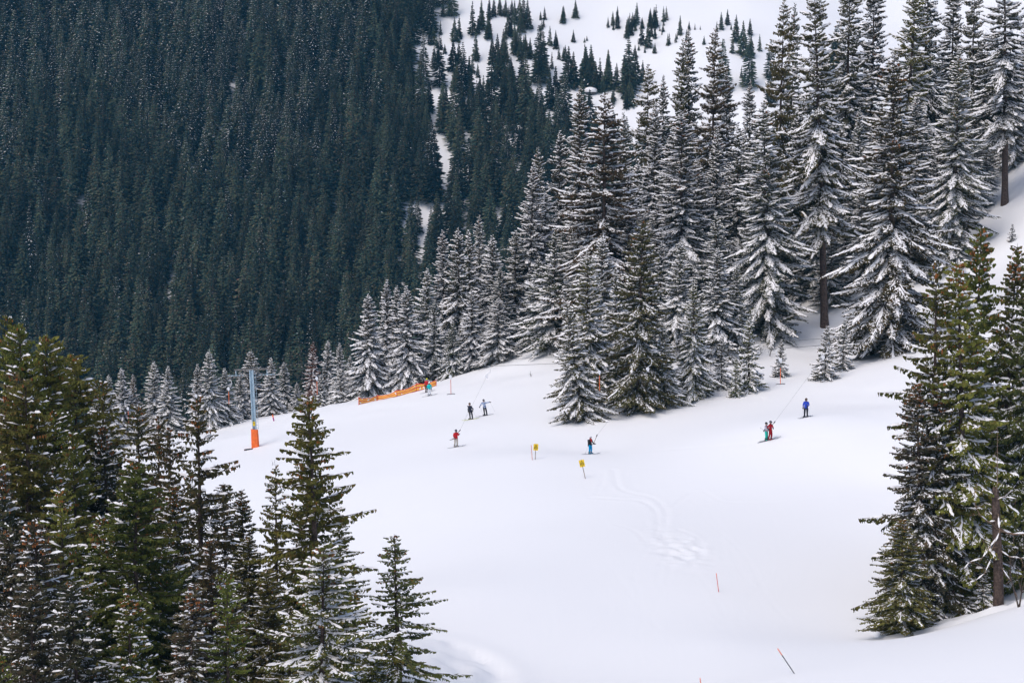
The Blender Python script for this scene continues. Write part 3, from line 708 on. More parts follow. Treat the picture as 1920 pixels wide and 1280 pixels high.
 ('small dark pointed spruce right of the slim lanky one',459,912,114,'greenb',.75,1,GREEN,G_LF),
 ('narrow spruce with a thin spiky top before the white run',514,866,113,'lankb',.85,1,OLIVE,G_LF),
 ('tall spruce with outreaching bare boughs standing before the white run',598,733,104,'lank',1.2,1,OLIVE,G_LF),
 ('slim second spruce grown beside the tall one with outreaching boughs',583,752,107,'lankb',.8,0,OLIVE,G_LF),
 ('spruce with brown cones between slim lanky tree and narrow one',396,1002,100,'lank',.9,1,BROWN,G_LF),
 ('bright green coned spruce at the bottom of the left group',421,1064,92,'lank',.85,1,OLIVE,G_LF),
 ('low spruce with thick white snow along its lower boughs at the bottom',592,1010,93,'laden',1.2,1,GREEN,G_LF),
 ('dark spruce between bright green one and snow striped one at the bottom',500,1060,100,'green',.9,1,GREEN,G_LF),
 ('low green spruce between the tall one and the rightmost small one',668,1100,100,'lank',.9,1,OLIVE,G_LF),
 ('rightmost dark green spruce of the left group, standing before the snow bank',748,996,108,'lankb',1.35,1,GREEN,G_LF),
 ('dark snow striped spruce in the bottom row of the left group',300,1000,98,'green',1.0,2,GREEN,G_LF),
 ('dark spruce filling the bottom between the yellow green and coned trees',340,1090,92,'greenb',1.1,2,NEUT,G_LF),
 ('dark spruce filling the bottom left beside the large yellow green one',150,1080,88,'green',1.0,2,NEUT,G_LF),
]
for t in T:
    lab, u, vt, d, var, sw, lev, tint, grp = t[:9]
    plant(lab, u, vt, d, var, sw, lev, tint, grp, t[9] if len(t) > 9 else None, name='young_spruce' if var in ('young', 'sapling') else 'spruce_tree')
# the hidden heart of the big stand: alike tops nobody can tell apart
rr = random.Random(5)
FILL = [(1760,250,246),(1830,200,250),(1720,180,250),(1580,240,252),(1622,330,248),(1545,250,262),(1850,60,262),(1905,160,258),(1500,200,262),(1440,300,252),(1690,330,244),(1660,220,256),(1780,330,242),(1850,260,256),(1600,120,266),(1360,330,258),(1260,260,262),(1180,380,240),(1080,360,250),(1020,360,268),(965,430,264),(940,500,262),(1530,360,250),(1560,440,246),(1740,400,240),(1800,420,238),(1130,300,262),(1310,300,250)]
for (u, v, d) in [(1100,330,262),(1180,330,256),(1230,380,250),(1320,330,262),(1150,420,244),(1250,330,268),(1060,420,262),(1310,420,244),(1420,330,268),(1460,420,262),(1380,330,272),(1200,300,275),(960,480,272),(905,520,276),(860,510,274),(1640,300,262),(1600,420,262),(1700,420,256),(1760,400,262),(1830,330,268),(1770,200,275),(1860,150,280),(1350,400,238),(1240,450,240),(1080,520,240),(1120,560,232)] + FILL:
    plant('snowy spruce half hidden inside the crowded stand right of centre', u, v, d, rr.choice(['tall', 'tall', 'tallb', 'cone']), rr.uniform(1, 1.2), rr.choice([1, 2, 2]), rr.choice([NEUT, DARK, NEUT]), 'half hidden spruces inside the crowded stand')
for (u, v, d) in [(110,760,112),(200,790,116),(60,800,106),(10,860,98),(180,960,98),(260,930,104),(330,900,108),(420,900,120),(560,960,112),(640,960,112),(470,1000,108),(240,1090,88),(60,1090,84),(540,1150,96),(700,1190,98)]:
    plant('dark spruce half hidden low in the left foreground group', u, v, d, rr.choice(['lank', 'green', 'greenb']), rr.uniform(.9, 1.1), rr.choice([1, 2, 2]), rr.choice([GREEN, OLIVE, NEUT]), 'half hidden spruces of the left foreground')

# ------------------------------------------------------------------ far forest
def far_tree(seed, H, R, nwh, per, snow, power=.8):
    rng = np.random.RandomState(seed); A = Acc(); S = Acc()
    v, f = stick(np.array([0, 0, -1.0]), np.array([0, 0, H * .98]), .28, .03, 5); A.add(v, f); nt_ = len(f)
    for z in np.linspace(H * .07, H * .975, nwh):
        t = (H - z) / H; r = R * min(1, t * 1.15) ** power; a0 = rng.uniform(0, 6.3); nb = max(3, int(per * (1 if t > .3 else .7)))
        for b in range(nb):
            if rng.rand() < .06: continue
            az = a0 + 6.283 * b / nb + rng.normal(0, .25); L = r * rng.uniform(.6, 1.15) + .12; wd = .30 + .20 * L; dz = -.22 * L * rng.uniform(.3, 1.8) + (.3 * L if t < .12 else 0)
            ca, sa = math.cos(az), math.sin(az); R2 = lambda x, y, zz: (x * ca - y * sa, x * sa + y * ca, z + zz)
            hgt = rng.uniform(.25, .6)
            V = np.array([R2(0, 0, .12), R2(L * .35, wd * .5, dz * .3 - .12), R2(L * .62, wd * .15, dz * .6), R2(L * .8, wd * .45, dz - .16), R2(L, 0, dz), R2(L * .72, -wd * .5, dz * .9 - .14), R2(L * .6, -wd * .12, dz * .6), R2(L * .3, -wd * .5, dz * .3 - .12), R2(L * .45, 0, dz * .45 - hgt), R2(L * .8, 0, dz - hgt * .6)])
            A.add(V, np.array([[0, 1, 2, 7], [7, 2, 6, 6], [2, 3, 4, 6], [6, 4, 5, 5], [0, 8, 9, 4]])[[0, 2, 4]])
            A.add(V, np.array([[6, 2, 4, 5]]))
            if rng.rand() < snow:
                x0 = rng.uniform(.2, .55) * L; x1 = x0 + rng.uniform(.25, .5) * L; w_ = wd * rng.uniform(.10, .22)
                q = lambda x: dz * (x / L)
                S.add(np.array([R2(x0, 0, q(x0) + .07), R2((x0 + x1) / 2, w_, q((x0 + x1) / 2) + .0), R2(x1, 0, q(x1) + .06), R2((x0 + x1) / 2, -w_, q((x0 + x1) / 2) + .0), R2((x0 + x1) / 2, 0, q((x0 + x1) / 2) + .10)]), np.array([[0, 1, 4, 4], [1, 2, 4, 4]])[:0])
                S.v[-1] = S.v[-1]; S.f.append(np.array([[0, 1, 4, 3], [1, 2, 3, 4]]) + (S.n - 5))
    v, f = A.out(); mi = np.zeros(len(f), int); mi[:nt_] = 1
    if S.n:
        sv, sf = S.out(); f = np.concatenate([f, sf + len(v)]); v = np.concatenate([v, sv]); mi = np.concatenate([mi, np.full(len(sf), 2)])
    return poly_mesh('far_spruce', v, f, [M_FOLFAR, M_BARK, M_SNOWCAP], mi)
FT = [far_tree(1, 24, 4.6, 32, 9, .03), far_tree(2, 24, 4.0, 34, 8, .07), far_tree(3, 22, 4.8, 28, 9, .01),
      far_tree(4, 22, 4.2, 30, 9, .55), far_tree(5, 22, 4.5, 28, 9, .85), far_tree(6, 10, 2.1, 20, 8, .05, .95), far_tree(7, 9, 2.4, 18, 8, .03, 1.05), far_tree(8, 10, 1.8, 18, 7, .12, .9)]
FH = [24, 24, 22, 22, 22, 10, 9, 10]
rng = np.random.RandomState(42)
cand = []
gx = np.arange(-330, 330, 7.0); gy = np.arange(600, 1010, 7.0)
X, Y = np.meshgrid(gx, gy); X = X + rng.uniform(-2.4, 2.4, X.shape); Y = Y + rng.uniform(-2.4, 2.4, Y.shape)
Z = coarse(X, Y); U, Vv, Dd = proj(X, Y, Z)
def density(u, v):
    """how thick the wood stands at a spot of the hillside"""
    edge = np.interp(v, [-200, 0, 60, 100, 160, 205, 225, 300, 420, 560], [840, 838, 812, 800, 786, 775, 1010, 1200, 1500, 1900])
    edge += 26 * math.sin(v * .045) + rng.normal(0, 9); d = 1.0 / (1 + math.exp((u - edge) / 9.0))
    if v > 215 and u > 780:
        d = min(d, .95)
        if 795 < u < 850 and 250 < v < 345: d = .55           # snow gaps below the open field
        if 870 < u < 960 and 268 < v < 300: d = .4
        if 755 < u < 800 and 455 < v < 520: d = .5
        if 780 < u < 830 and 380 < v < 420: d = .6
    if u > 860 and 130 < v <= 215: d = max(d, .16)
    return d
skyline = lambda u: np.interp(u, [0, 110, 200, 300, 400, 460, 560, 640, 690, 760, 830, 900, 940, 985, 1060, 1110, 1250, 1400, 1920], [600, 620, 700, 680, 660, 660, 690, 650, 560, 540, 440, 410, 440, 310, 250, 180, 90, 60, 0])
snowy_spot = vnoise(X, Y, 32, 21) + .5 * vnoise(X, Y, 12, 22)
for i in np.ndindex(X.shape):
    u, v, d = U[i], Vv[i], Dd[i]
    if u < -500 or u > 2300 or v < -260 or rng.rand() > density(u, v): continue
    hi = np.interp(v, [-100, 250, 420, 700], [1.0, .55, .12, .0]) * np.interp(u, [0, 700, 900], [1, .8, .1])
    sn = hi * .9 + snowy_spot[i] * .42 > .42 or rng.rand() < .05
    k = rng.choice([3, 4]) if sn else rng.choice([0, 1, 2, 2, 0])
    s = rng.uniform(.80, 1.45) * (1 if v > 220 or u < 800 else .8)
    if u > 770 and v > 200: s *= rng.uniform(.6, 1.0)
    tip = v - FH[k] * s * F / d
    vis = (-10 < u < 1500) and tip < skyline(u) and v > 5
    cand.append((X[i], Y[i], Z[i], k, s, vis, d))
cand.sort(key=lambda c: (not c[5], -FH[c[3]] * c[4] / c[6]))
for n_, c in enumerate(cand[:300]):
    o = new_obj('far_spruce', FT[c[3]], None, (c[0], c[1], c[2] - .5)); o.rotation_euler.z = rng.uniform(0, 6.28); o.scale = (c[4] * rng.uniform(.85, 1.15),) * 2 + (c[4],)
    u_, v_, _ = proj(c[0], c[1], c[2]); col_ = 'behind the olive trees' if u_ < 330 else 'above the lift tower' if u_ < 560 else 'left of the snowy row' if u_ < 760 else 'beside the snow gaps'
    row_ = 'lowest rows' if v_ > 560 else 'middle rows' if v_ > 380 else 'upper rows'
    kind_ = 'snow dusted' if c[3] >= 3 else 'dark blue green'
    tag(o, '%s spruce, %s of far forest, %s' % (kind_, row_, col_), 'tree', '%s spruces of the far forest, %s, %s' % (kind_, row_, col_))
rest = cand[300:]
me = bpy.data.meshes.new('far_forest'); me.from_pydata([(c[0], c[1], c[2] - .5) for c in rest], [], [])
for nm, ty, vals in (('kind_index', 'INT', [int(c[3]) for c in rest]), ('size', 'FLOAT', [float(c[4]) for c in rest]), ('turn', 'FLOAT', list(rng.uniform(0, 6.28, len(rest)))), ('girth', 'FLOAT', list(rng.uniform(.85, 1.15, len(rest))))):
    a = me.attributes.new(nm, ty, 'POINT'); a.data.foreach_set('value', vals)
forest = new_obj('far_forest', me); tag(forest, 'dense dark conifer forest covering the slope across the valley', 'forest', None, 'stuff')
protos = {}
for k in range(5):
    p = next((o for o in COL.objects if o.data is FT[k]), None)
    protos[k] = p
ng = bpy.data.node_groups.new('plant_forest', 'GeometryNodeTree')
ng.interface.new_socket('Geometry', in_out='INPUT', socket_type='NodeSocketGeometry'); ng.interface.new_socket('Geometry', in_out='OUTPUT', socket_type='NodeSocketGeometry')
N = ng.nodes; Lk = ng.links; gi = N.new('NodeGroupInput'); go = N.new('NodeGroupOutput'); jo = N.new('GeometryNodeJoinGeometry')
def attr(nm, ty):
    a = N.new('GeometryNodeInputNamedAttribute'); a.data_type = ty; a.inputs[0].default_value = nm; return [q for q in a.outputs if q.enabled and q.name == 'Attribute'][0]
ki = attr('kind_index', 'INT'); si = attr('size', 'FLOAT'); tu = attr('turn', 'FLOAT'); gt = attr('girth', 'FLOAT')
cx = N.new('ShaderNodeCombineXYZ'); Lk.new(tu, cx.inputs[2])
mg = N.new('ShaderNodeMath'); mg.operation = 'MULTIPLY'; Lk.new(si, mg.inputs[0]); Lk.new(gt, mg.inputs[1])
sc3 = N.new('ShaderNodeCombineXYZ'); Lk.new(mg.outputs[0], sc3.inputs[0]); Lk.new(mg.outputs[0], sc3.inputs[1]); Lk.new(si, sc3.inputs[2])
for k, p in protos.items():
    if p is None: continue
    io = N.new('GeometryNodeInstanceOnPoints'); oi = N.new('GeometryNodeObjectInfo'); oi.inputs[0].default_value = p; oi.transform_space = 'ORIGINAL'
    cm = N.new('FunctionNodeCompare'); cm.data_type = 'INT'; cm.operation = 'EQUAL'; cm.inputs[3].default_value = k; Lk.new(ki, cm.inputs[2])
    oi.inputs[1].default_value = True
    Lk.new(gi.outputs[0], io.inputs['Points']); Lk.new(cm.outputs[0], io.inputs['Selection']); Lk.new(oi.outputs['Geometry'], io.inputs['Instance'])
    Lk.new(cx.outputs[0], io.inputs['Rotation']); Lk.new(sc3.outputs[0], io.inputs['Scale']); Lk.new(io.outputs[0], jo.inputs[0])
Lk.new(jo.outputs[0], go.inputs[0])
md = forest.modifiers.new('plant', 'NODES'); md.node_group = ng
print('forest', len(cand))

# single trees of the snowfield, each read off the photograph: (u base, v base, height in px, shape)
FIELD = [(843,30,31,7),(861,70,42,7),(826,66,28,7),(806,84,39,5),(827,93,25,7),(822,121,42,5),(850,135,62,6),(886,67,65,7),(903,56,56,5),(917,73,50,5),
(926,31,36,5),(937,27,36,5),(948,31,34,5),(965,46,46,5),(989,55,57,6),(1021,37,25,7),(1016,55,18,7),(1055,44,32,6),(1079,34,35,6),(1075,79,24,6),(1096,80,10,6),
(1031,86,38,7),(1042,92,36,5),(958,70,42,5),(965,98,55,5),(975,95,45,7),(985,108,45,6),(994,108,38,6),(892,112,55,7),(944,112,58,5),(923,121,56,5),(934,163,75,6),
(958,148,42,6),(979,168,70,6),(1025,135,38,7),(1003,135,22,7),(1003,112,20,7),(1066,166,80,6),(1075,164,68,6),(1048,112,28,7),(1042,208,85,5),(1058,239,70,6),(1015,242,72,6),
(996,202,42,7),(869,170,68,5),(857,172,56,5),(886,138,36,7),(805,211,62,5),(789,214,46,5),(837,247,84,6),(903,267,85,6),(942,264,62,7),(976,230,62,6),(923,354,72,6),(799,332,45,7),
(900,200,60,6),(915,190,50,5),(884,215,66,6),(930,235,62,7),(955,215,70,6),(868,240,70,6),(1000,262,50,6),(985,262,60,6),(1030,262,56,6),(960,190,60,6),(948,185,58,5),
(1140,52,21,7),(1149,48,28,5),(1177,67,35,7),(1184,58,28,7),(1194,45,41,5),(1204,54,22,6),(1218,47,28,7),(1215,90,49,5),(1230,51,43,7),(1228,73,28,5),(1244,41,30,7),(1243,60,15,6),
(1228,100,20,6),(1209,99,13,6),(1179,101,24,7),(1252,86,24,7),(1275,66,38,5),(1267,80,18,7),(1292,56,17,6),(1303,56,13,7),(1313,56,9,7),(1287,76,22,7),(1352,56,34,5),(1344,60,21,7),
(1364,47,30,5),(1371,56,11,6),(1380,79,52,5),(1393,105,67,6),(1406,66,32,5),(1408,105,42,6),(1373,100,32,7),(1424,96,33,7),(1320,84,18,6),(1355,88,17,7),(1140,165,73,5),(1099,160,73,5),
(1108,155,72,6),(1117,172,56,6),(1156,167,50,5),(1170,139,38,5),(1179,161,60,5),(1192,159,65,6),(1170,187,45,7),(1130,174,40,6),(1390,145,22,7),(1365,140,24,7),(1410,128,18,7),(1205,150,38,5),
(1090,185,40,6),(1150,190,36,7),(1105,200,34,5),(1185,200,40,6)]
_r = random.Random(9)
for (u, v, h, k) in list(FIELD):
    if (u < 1060 or 1095 < u < 1270) and v > 20:
        for _ in range(_r.choice([1, 1, 2, 2])): FIELD.append((u + _r.uniform(-13, 13), v + _r.uniform(-6, 9), h * _r.uniform(.5, 1.12), _r.choice([5, 6, 7])))
for (u, v, h, k) in FIELD:
    q = hit(u, v, d0=500.0)
    if q is None: continue
    dd = proj(*q)[2]; Hm = h * dd / F; s = Hm / FH[k]
    o = new_obj('snowfield_spruce', FT[k], None, (q[0], q[1], q[2] - .2)); o.scale = (s * rng.uniform(.85, 1.1),) * 2 + (s,); o.rotation_euler.z = rng.uniform(0, 6.28)
    if u < 1000: lab = 'small dark spruce scattered on the left half of the upper snowfield'; g = 'small spruces on the left half of the upper snowfield'
    elif u < 1100: lab = 'small dark spruce scattered in the middle of the upper snowfield'; g = 'small spruces in the middle of the upper snowfield'
    elif u < 1320: lab = 'small dark spruce scattered on the right half of the upper snowfield'; g = 'small spruces on the right half of the upper snowfield'
    else: lab = 'small dark spruce of the rightmost cluster on the upper snowfield'; g = 'small spruces of the rightmost snowfield cluster'
    tag(o, lab, 'tree', g)

# ------------------------------------------------------------------ haze of the valley air
hm = bpy.data.materials.new('valley_air'); hm.use_nodes = True; hn = hm.node_tree.nodes; hn.clear()
pv = hn.new('ShaderNodeVolumePrincipled'); pv.inputs['Density'].default_value = HAZE_DENSITY; pv.inputs['Color'].default_value = (0.14, 0.60, 1.0, 1)
pv.inputs['Anisotropy'].default_value = 0.0
ho = hn.new('ShaderNodeOutputMaterial'); hm.node_tree.links.new(pv.outputs[0], ho.inputs['Volume'])
hb = MB(); hb.box((0, 600, 70), (900, 1330, 480)); haze = hb.build('haze', hm); tag(haze, 'thin blue valley air between the piste and the far forest', None, None, 'stuff')

# ------------------------------------------------------------------ ski lift
M_STEEL = mat('grey_blue_steel', (0.36, 0.48, 0.56), 0.5, 0.4, 0.12, 2, 0.2)
M_STEELD = mat('dark_steel', (0.16, 0.15, 0.14), 0.5, 0.4, 0.3, 3, 0.3)
M_PAD = mat('orange_padding', (0.85, 0.16, 0.03), 0.6, 0.3, 0.1, 3)
M_YEL = mat('yellow_board', (0.85, 0.58, 0.02), 0.5, 0.3, 0.06, 8)
M_BLK = mat('black_plastic', (0.02, 0.02, 0.022), 0.5, 0.3)
M_WHT = mat('white_plastic', (0.75, 0.76, 0.78), 0.5, 0.3)
M_ORG = mat('orange_rod', (0.85, 0.17, 0.05), 0.5, 0.3)
M_RED = mat('red_rod', (0.62, 0.07, 0.05), 0.5, 0.3)
M_PINK = mat('faded_red_rod', (0.62, 0.22, 0.18), 0.6, 0.3)
M_PURP = mat('purple_sleeve', (0.35, 0.05, 0.22), 0.6, 0.3)
M_WOOD = mat('weathered_wood', (0.22, 0.15, 0.09), 0.9, 0.1, 0.3, 10)
M_CABLE = mat('steel_cable', (0.07, 0.075, 0.08), 0.5, 0.4)

tb = hit(479, 838); tbd = proj(*tb)[2]; Ht = (tb - P(474, 690, tbd))[2] * -1
tw = empty('lift_tower', tb); tw.rotation_euler = (0, math.radians(-2.0), 0)
tag(tw, 'grey blue steel ski lift tower with orange padding round its foot', 'lift tower')
m = MB(); m.box((-.17, 0, Ht / 2), (.10, .46, Ht)); m.box((.17, 0, Ht / 2), (.10, .46, Ht)); m.box((0, .0, Ht / 2), (.24, .06, Ht - .05)); m.build('column', M_STEEL, tw)
m = MB()
for k in range(18): m.tube([(.22, -.1, 2.2 + k * .36), (.46, -.1, 2.2 + k * .36)], .015, 4)
m.tube([(.46, -.1, 2.1), (.46, -.1, 8.4)], .018, 4); m.build('ladder', M_STEEL, tw)
m = MB(); n = 12
ring = [(.45 * math.copysign(abs(math.cos(a)) ** .6, math.cos(a)), .40 * math.copysign(abs(math.sin(a)) ** .6, math.sin(a))) for a in [2 * math.pi * k / n for k in range(n)]]
vs = []
for z, s in ((-.3, 1.0), (.1, 1.0), (1.0, .97), (1.95, .9), (2.0, .8)): vs += [(x * s, y * s, z + (.10 if x < 0 and z > 1.9 else 0)) for x, y in ring]
m.add(vs, [(j * n + i, j * n + (i + 1) % n, (j + 1) * n + (i + 1) % n, (j + 1) * n + i) for j in range(4) for i in range(n)] + [tuple(4 * n + i for i in range(n))]); m.build('padding', M_PAD, tw, smooth=False)
pl = MB(); pl.box((.02, -.27, 2.75), (.26, .03, .48)); pl = pl.build('number_plate', M_YEL, tw)
m = MB(); m.box((.02, -.29, 2.85), (.12, .01, .12)); m.box((.02, -.29, 2.66), (.14, .01, .05)); m.build('plate_print', M_BLK, pl)
arm = MB(); arm.box((-.0, 0, Ht + .05), (3.9, .16, .16)); arm.box((-.9, 0, Ht - .35), (.08, .08, .9), Matrix.Rotation(.9, 3, 'Y')); arm.box((.9, 0, Ht - .35), (.08, .08, .9), Matrix.Rotation(-.9, 3, 'Y')); arm.build('cross_arm', M_STEELD, tw)
for sx in (-1.75, 1.75):
    m = MB(); m.box((sx, 0, Ht - .28), (.07, .07, .6)); m.box((sx, 0, Ht - .60), (1.7, .07, .10)); st_ = m.build('sheave_beam', M_STEEL, tw)
    for k in range(4):
        w_ = MB(); w_.tube([(sx - .66 + .44 * k, -.05, Ht - .74), (sx - .66 + .44 * k, .05, Ht - .74)], .16, 10); w_.build('sheave_wheel', M_STEELD, st_)
q = hit(466, 843)
m = MB(); m.box((0, 0, .06), (.95, .4, .10), Matrix.Rotation(-.12, 3, 'Y')); mt_ = m.build('rubber_mat', M_BLK, None, q); tag(mt_, 'black rubber mat lying half snowed in at the foot of the lift tower', 'mat')

CAB = [(100, 782, 258), (235, 750, 249), (370, 724, 236), (475, 701, 226), (560, 692, 221), (660, 689, 215), (760, 687, 209.5), (860, 686.5, 204.5), (950, 685, 200), (1040, 681.5, 196), (1160, 674.5, 191.5), (1300, 664.5, 187), (1420, 656, 183.5), (1540, 647.5, 180), (1700, 635, 176), (1900, 619, 171), (2100, 600, 167)]
CAB3 = [Vector(P(*c)) for c in CAB]
def cab_at(u):
    d = float(np.interp(u, [c[0] for c in CAB], [c[2] for c in CAB])); v = float(np.interp(u, [c[0] for c in CAB], [c[1] for c in CAB])); return Vector(P(u, v, d))
m = MB(); m.tube(CAB3, .020, 5); c1 = m.build('haul_cable', M_CABLE); tag(c1, 'front one of the two thin lift cables, carrying the T-bars', 'cable', 'cables of the drag lift')
m = MB(); m.tube([p + Vector((.6, 3.2, .18)) for p in CAB3], .018, 5); c2 = m.build('haul_cable', M_CABLE); tag(c2, 'rear one of the two thin lift cables, without riders', 'cable', 'cables of the drag lift')

def hanger(label, u, grip=None, rod=1.5, cross=None, side=1, rod_mat=None, drop=None):
    """hook, spool, cord, rod and cross bar of one T-bar; grip = world point where the cord ends for a ridden one"""
    top = cab_at(u); root = empty('t_bar_hanger', top)
    m = MB(); pts = [(0, 0, 0), (-.16 * side, 0, -.03), (-.28 * side, 0, -.18), (-.32 * side, 0, -.42), (-.24 * side, 0, -.68), (-.05 * side, 0, -.82), (.06 * side, 0, -.92)]
    m.tube(pts, .028, 5); m.build('hook', M_WHT, root)
    sp = Vector((.08 * side, 0, -1.08)); m = MB(); m.tube([sp + Vector((0, -.10, 0)), sp + Vector((0, .10, 0))], .16, 12); m.box(sp + Vector((.05, 0, -.18)), (.12, .14, .16)); m.build('spool', M_WHT, root)
    if grip is None:
        d0 = sp + Vector((.03, 0, -.22)); d1 = d0 + Vector((0, 0, -(drop or .12))); d2 = d1 + Vector((.02, 0, -rod))
        m = MB(); m.tube([d0, d1], .012, 4); m.build('cord', M_CABLE, root)
        m = MB(); m.tube([d1, d2], .030, 6); m.build('rod', rod_mat or M_ORG, root)
        m = MB(); m.tube([d2 + Vector((-.42, .05, -.05)), d2 + Vector((-.2, 0, 0)), d2, d2 + Vector((.2, 0, .03)), d2 + Vector((.42, -.05, .03))], .035, 6); m.build('cross_bar', M_BLK, root)
    else:
        g0, g1 = [Vector(g) - top for g in grip]      # rod from g1 (seat end) up to g0 (cord end)
        d = (g0 - g1).normalized()
        m = MB(); m.tube([sp, g0], .006, 4); m.build('cord', M_CABLE, root)
        m = MB(); m.tube([g0, g1], .025, 6); m.build('rod', M_WOOD, root)
        m = MB(); m.tube([g0 + d * .14, g0 + d * .05, g0 - d * .1], [.02, .05, .04], 6); m.build('grip', M_BLK, root)
        m = MB(); m.tube([g1 + Vector((-.26, 0, -.06)), g1, g1 + Vector((.26, 0, .05))], .03, 6); m.build('cross_bar', M_BLK, root)
    tag(root, label, 'T-bar', 'T-bars of the drag lift')
    return root
hanger('T-bar hook at the left end of the lift line before snowy tops', 238)
hanger('T-bar with orange rod hanging before the lanky foreground spruce', 366, side=1)
hanger('T-bar with orange rod hanging just left of the lift tower', 429, side=-1)
hanger('T-bar with orange rod hanging above the tallest foreground spruce', 592, side=1)
hanger('empty T-bar with red rod and black cross bar right of the orange fence', 843, rod_mat=M_RED, side=1, drop=.1)
hanger('T-bar with orange rod hanging before the green trees of the big stand', 1122, side=1)
hanger('T-bar with orange rod hanging before the small lone snowy spruce', 1462, side=1, drop=.5)

# ------------------------------------------------------------------ people
def cloth(name, c, var=0.15): return mat(name, c, .8, .2, var, 14)
M_SKIN = mat('skin', (.55, .33, .24), .6, .3)
M_BOOT = mat('ski_boot', (.06, .06, .065), .5, .4); M_GLOVE = mat('glove', (.025, .025, .03), .8, .2); M_SKI = mat('ski_top', (.30, .31, .33), .35, .5, .5, 6)
M_SKIY = mat('ski_yellow', (.55, .60, .10), .35, .5, .4, 6); M_POLE = mat('ski_pole_alloy', (.30, .31, .33), .4, .5); M_GOG = mat('goggles', (.03, .03, .05), .2, .6)
def patterned(name, cols, scale):
    m_ = bpy.data.materials.new(name); m_.use_nodes = True; n_ = m_.node_tree.nodes; l_ = m_.node_tree.links
    tc = n_.new('ShaderNodeTexCoord'); vo = n_.new('ShaderNodeTexVoronoi'); vo.inputs['Scale'].default_value = scale
    cr = n_.new('ShaderNodeValToRGB'); cr.color_ramp.interpolation = 'CONSTANT'; sp_ = n_.new('ShaderNodeSeparateColor')
    while len(cr.color_ramp.elements) < len(cols): cr.color_ramp.elements.new(.5)
    for i, c in enumerate(cols): cr.color_ramp.elements[i].position = i / len(cols); cr.color_ramp.elements[i].color = (*c, 1)
    l_.new(tc.outputs['Object'], vo.inputs['Vector']); l_.new(vo.outputs['Color'], sp_.inputs[0]); l_.new(sp_.outputs[0], cr.inputs[0]); l_.new(cr.outputs[0], n_['Principled BSDF'].inputs['Base Color'])
    n_['Principled BSDF'].inputs['Roughness'].default_value = .8
    return m_
BASEJ = dict(pelvis=(0, 0, .95), spine=(0, 0, 1.17), chest=(0, 0, 1.36), neck=(0, 0, 1.50), head=(0, -.01, 1.60), crown=(0, 0, 1.70),
 hipL=(-.10, 0, .90), kneeL=(-.12, -.04, .50), ankleL=(-.13, .02, .14), toeL=(-.13, -.12, .07), hipR=(.10, 0, .90), kneeR=(.12, -.04, .50), ankleR=(.13, .02, .14), toeR=(.13, -.12, .07),
 shL=(-.19, 0, 1.41), elL=(-.27, -.03, 1.16), haL=(-.26, -.14, .96), shR=(.19, 0, 1.41), elR=(.27, -.03, 1.16), haR=(.26, -.14, .96))
RADJ = dict(pelvis=.165, spine=.17, chest=.18, neck=.07, head=.10, crown=.085, hipL=.12, kneeL=.09, ankleL=.07, toeL=.05, hipR=.12, kneeR=.09, ankleR=.07, toeR=.05, shL=.10, elL=.072, haL=.05, shR=.10, elR=.072, haR=.05)
EDG = [('pelvis', 'spine'), ('spine', 'chest'), ('chest', 'neck'), ('neck', 'head'), ('head', 'crown'), ('pelvis', 'hipL'), ('hipL', 'kneeL'), ('kneeL', 'ankleL'), ('ankleL', 'toeL'), ('pelvis', 'hipR'), ('hipR', 'kneeR'), ('kneeR', 'ankleR'), ('ankleR', 'toeR'),
 ('chest', 'shL'), ('shL', 'elL'), ('elL', 'haL'), ('chest', 'shR'), ('shR', 'elR'), ('elR', 'haR')]
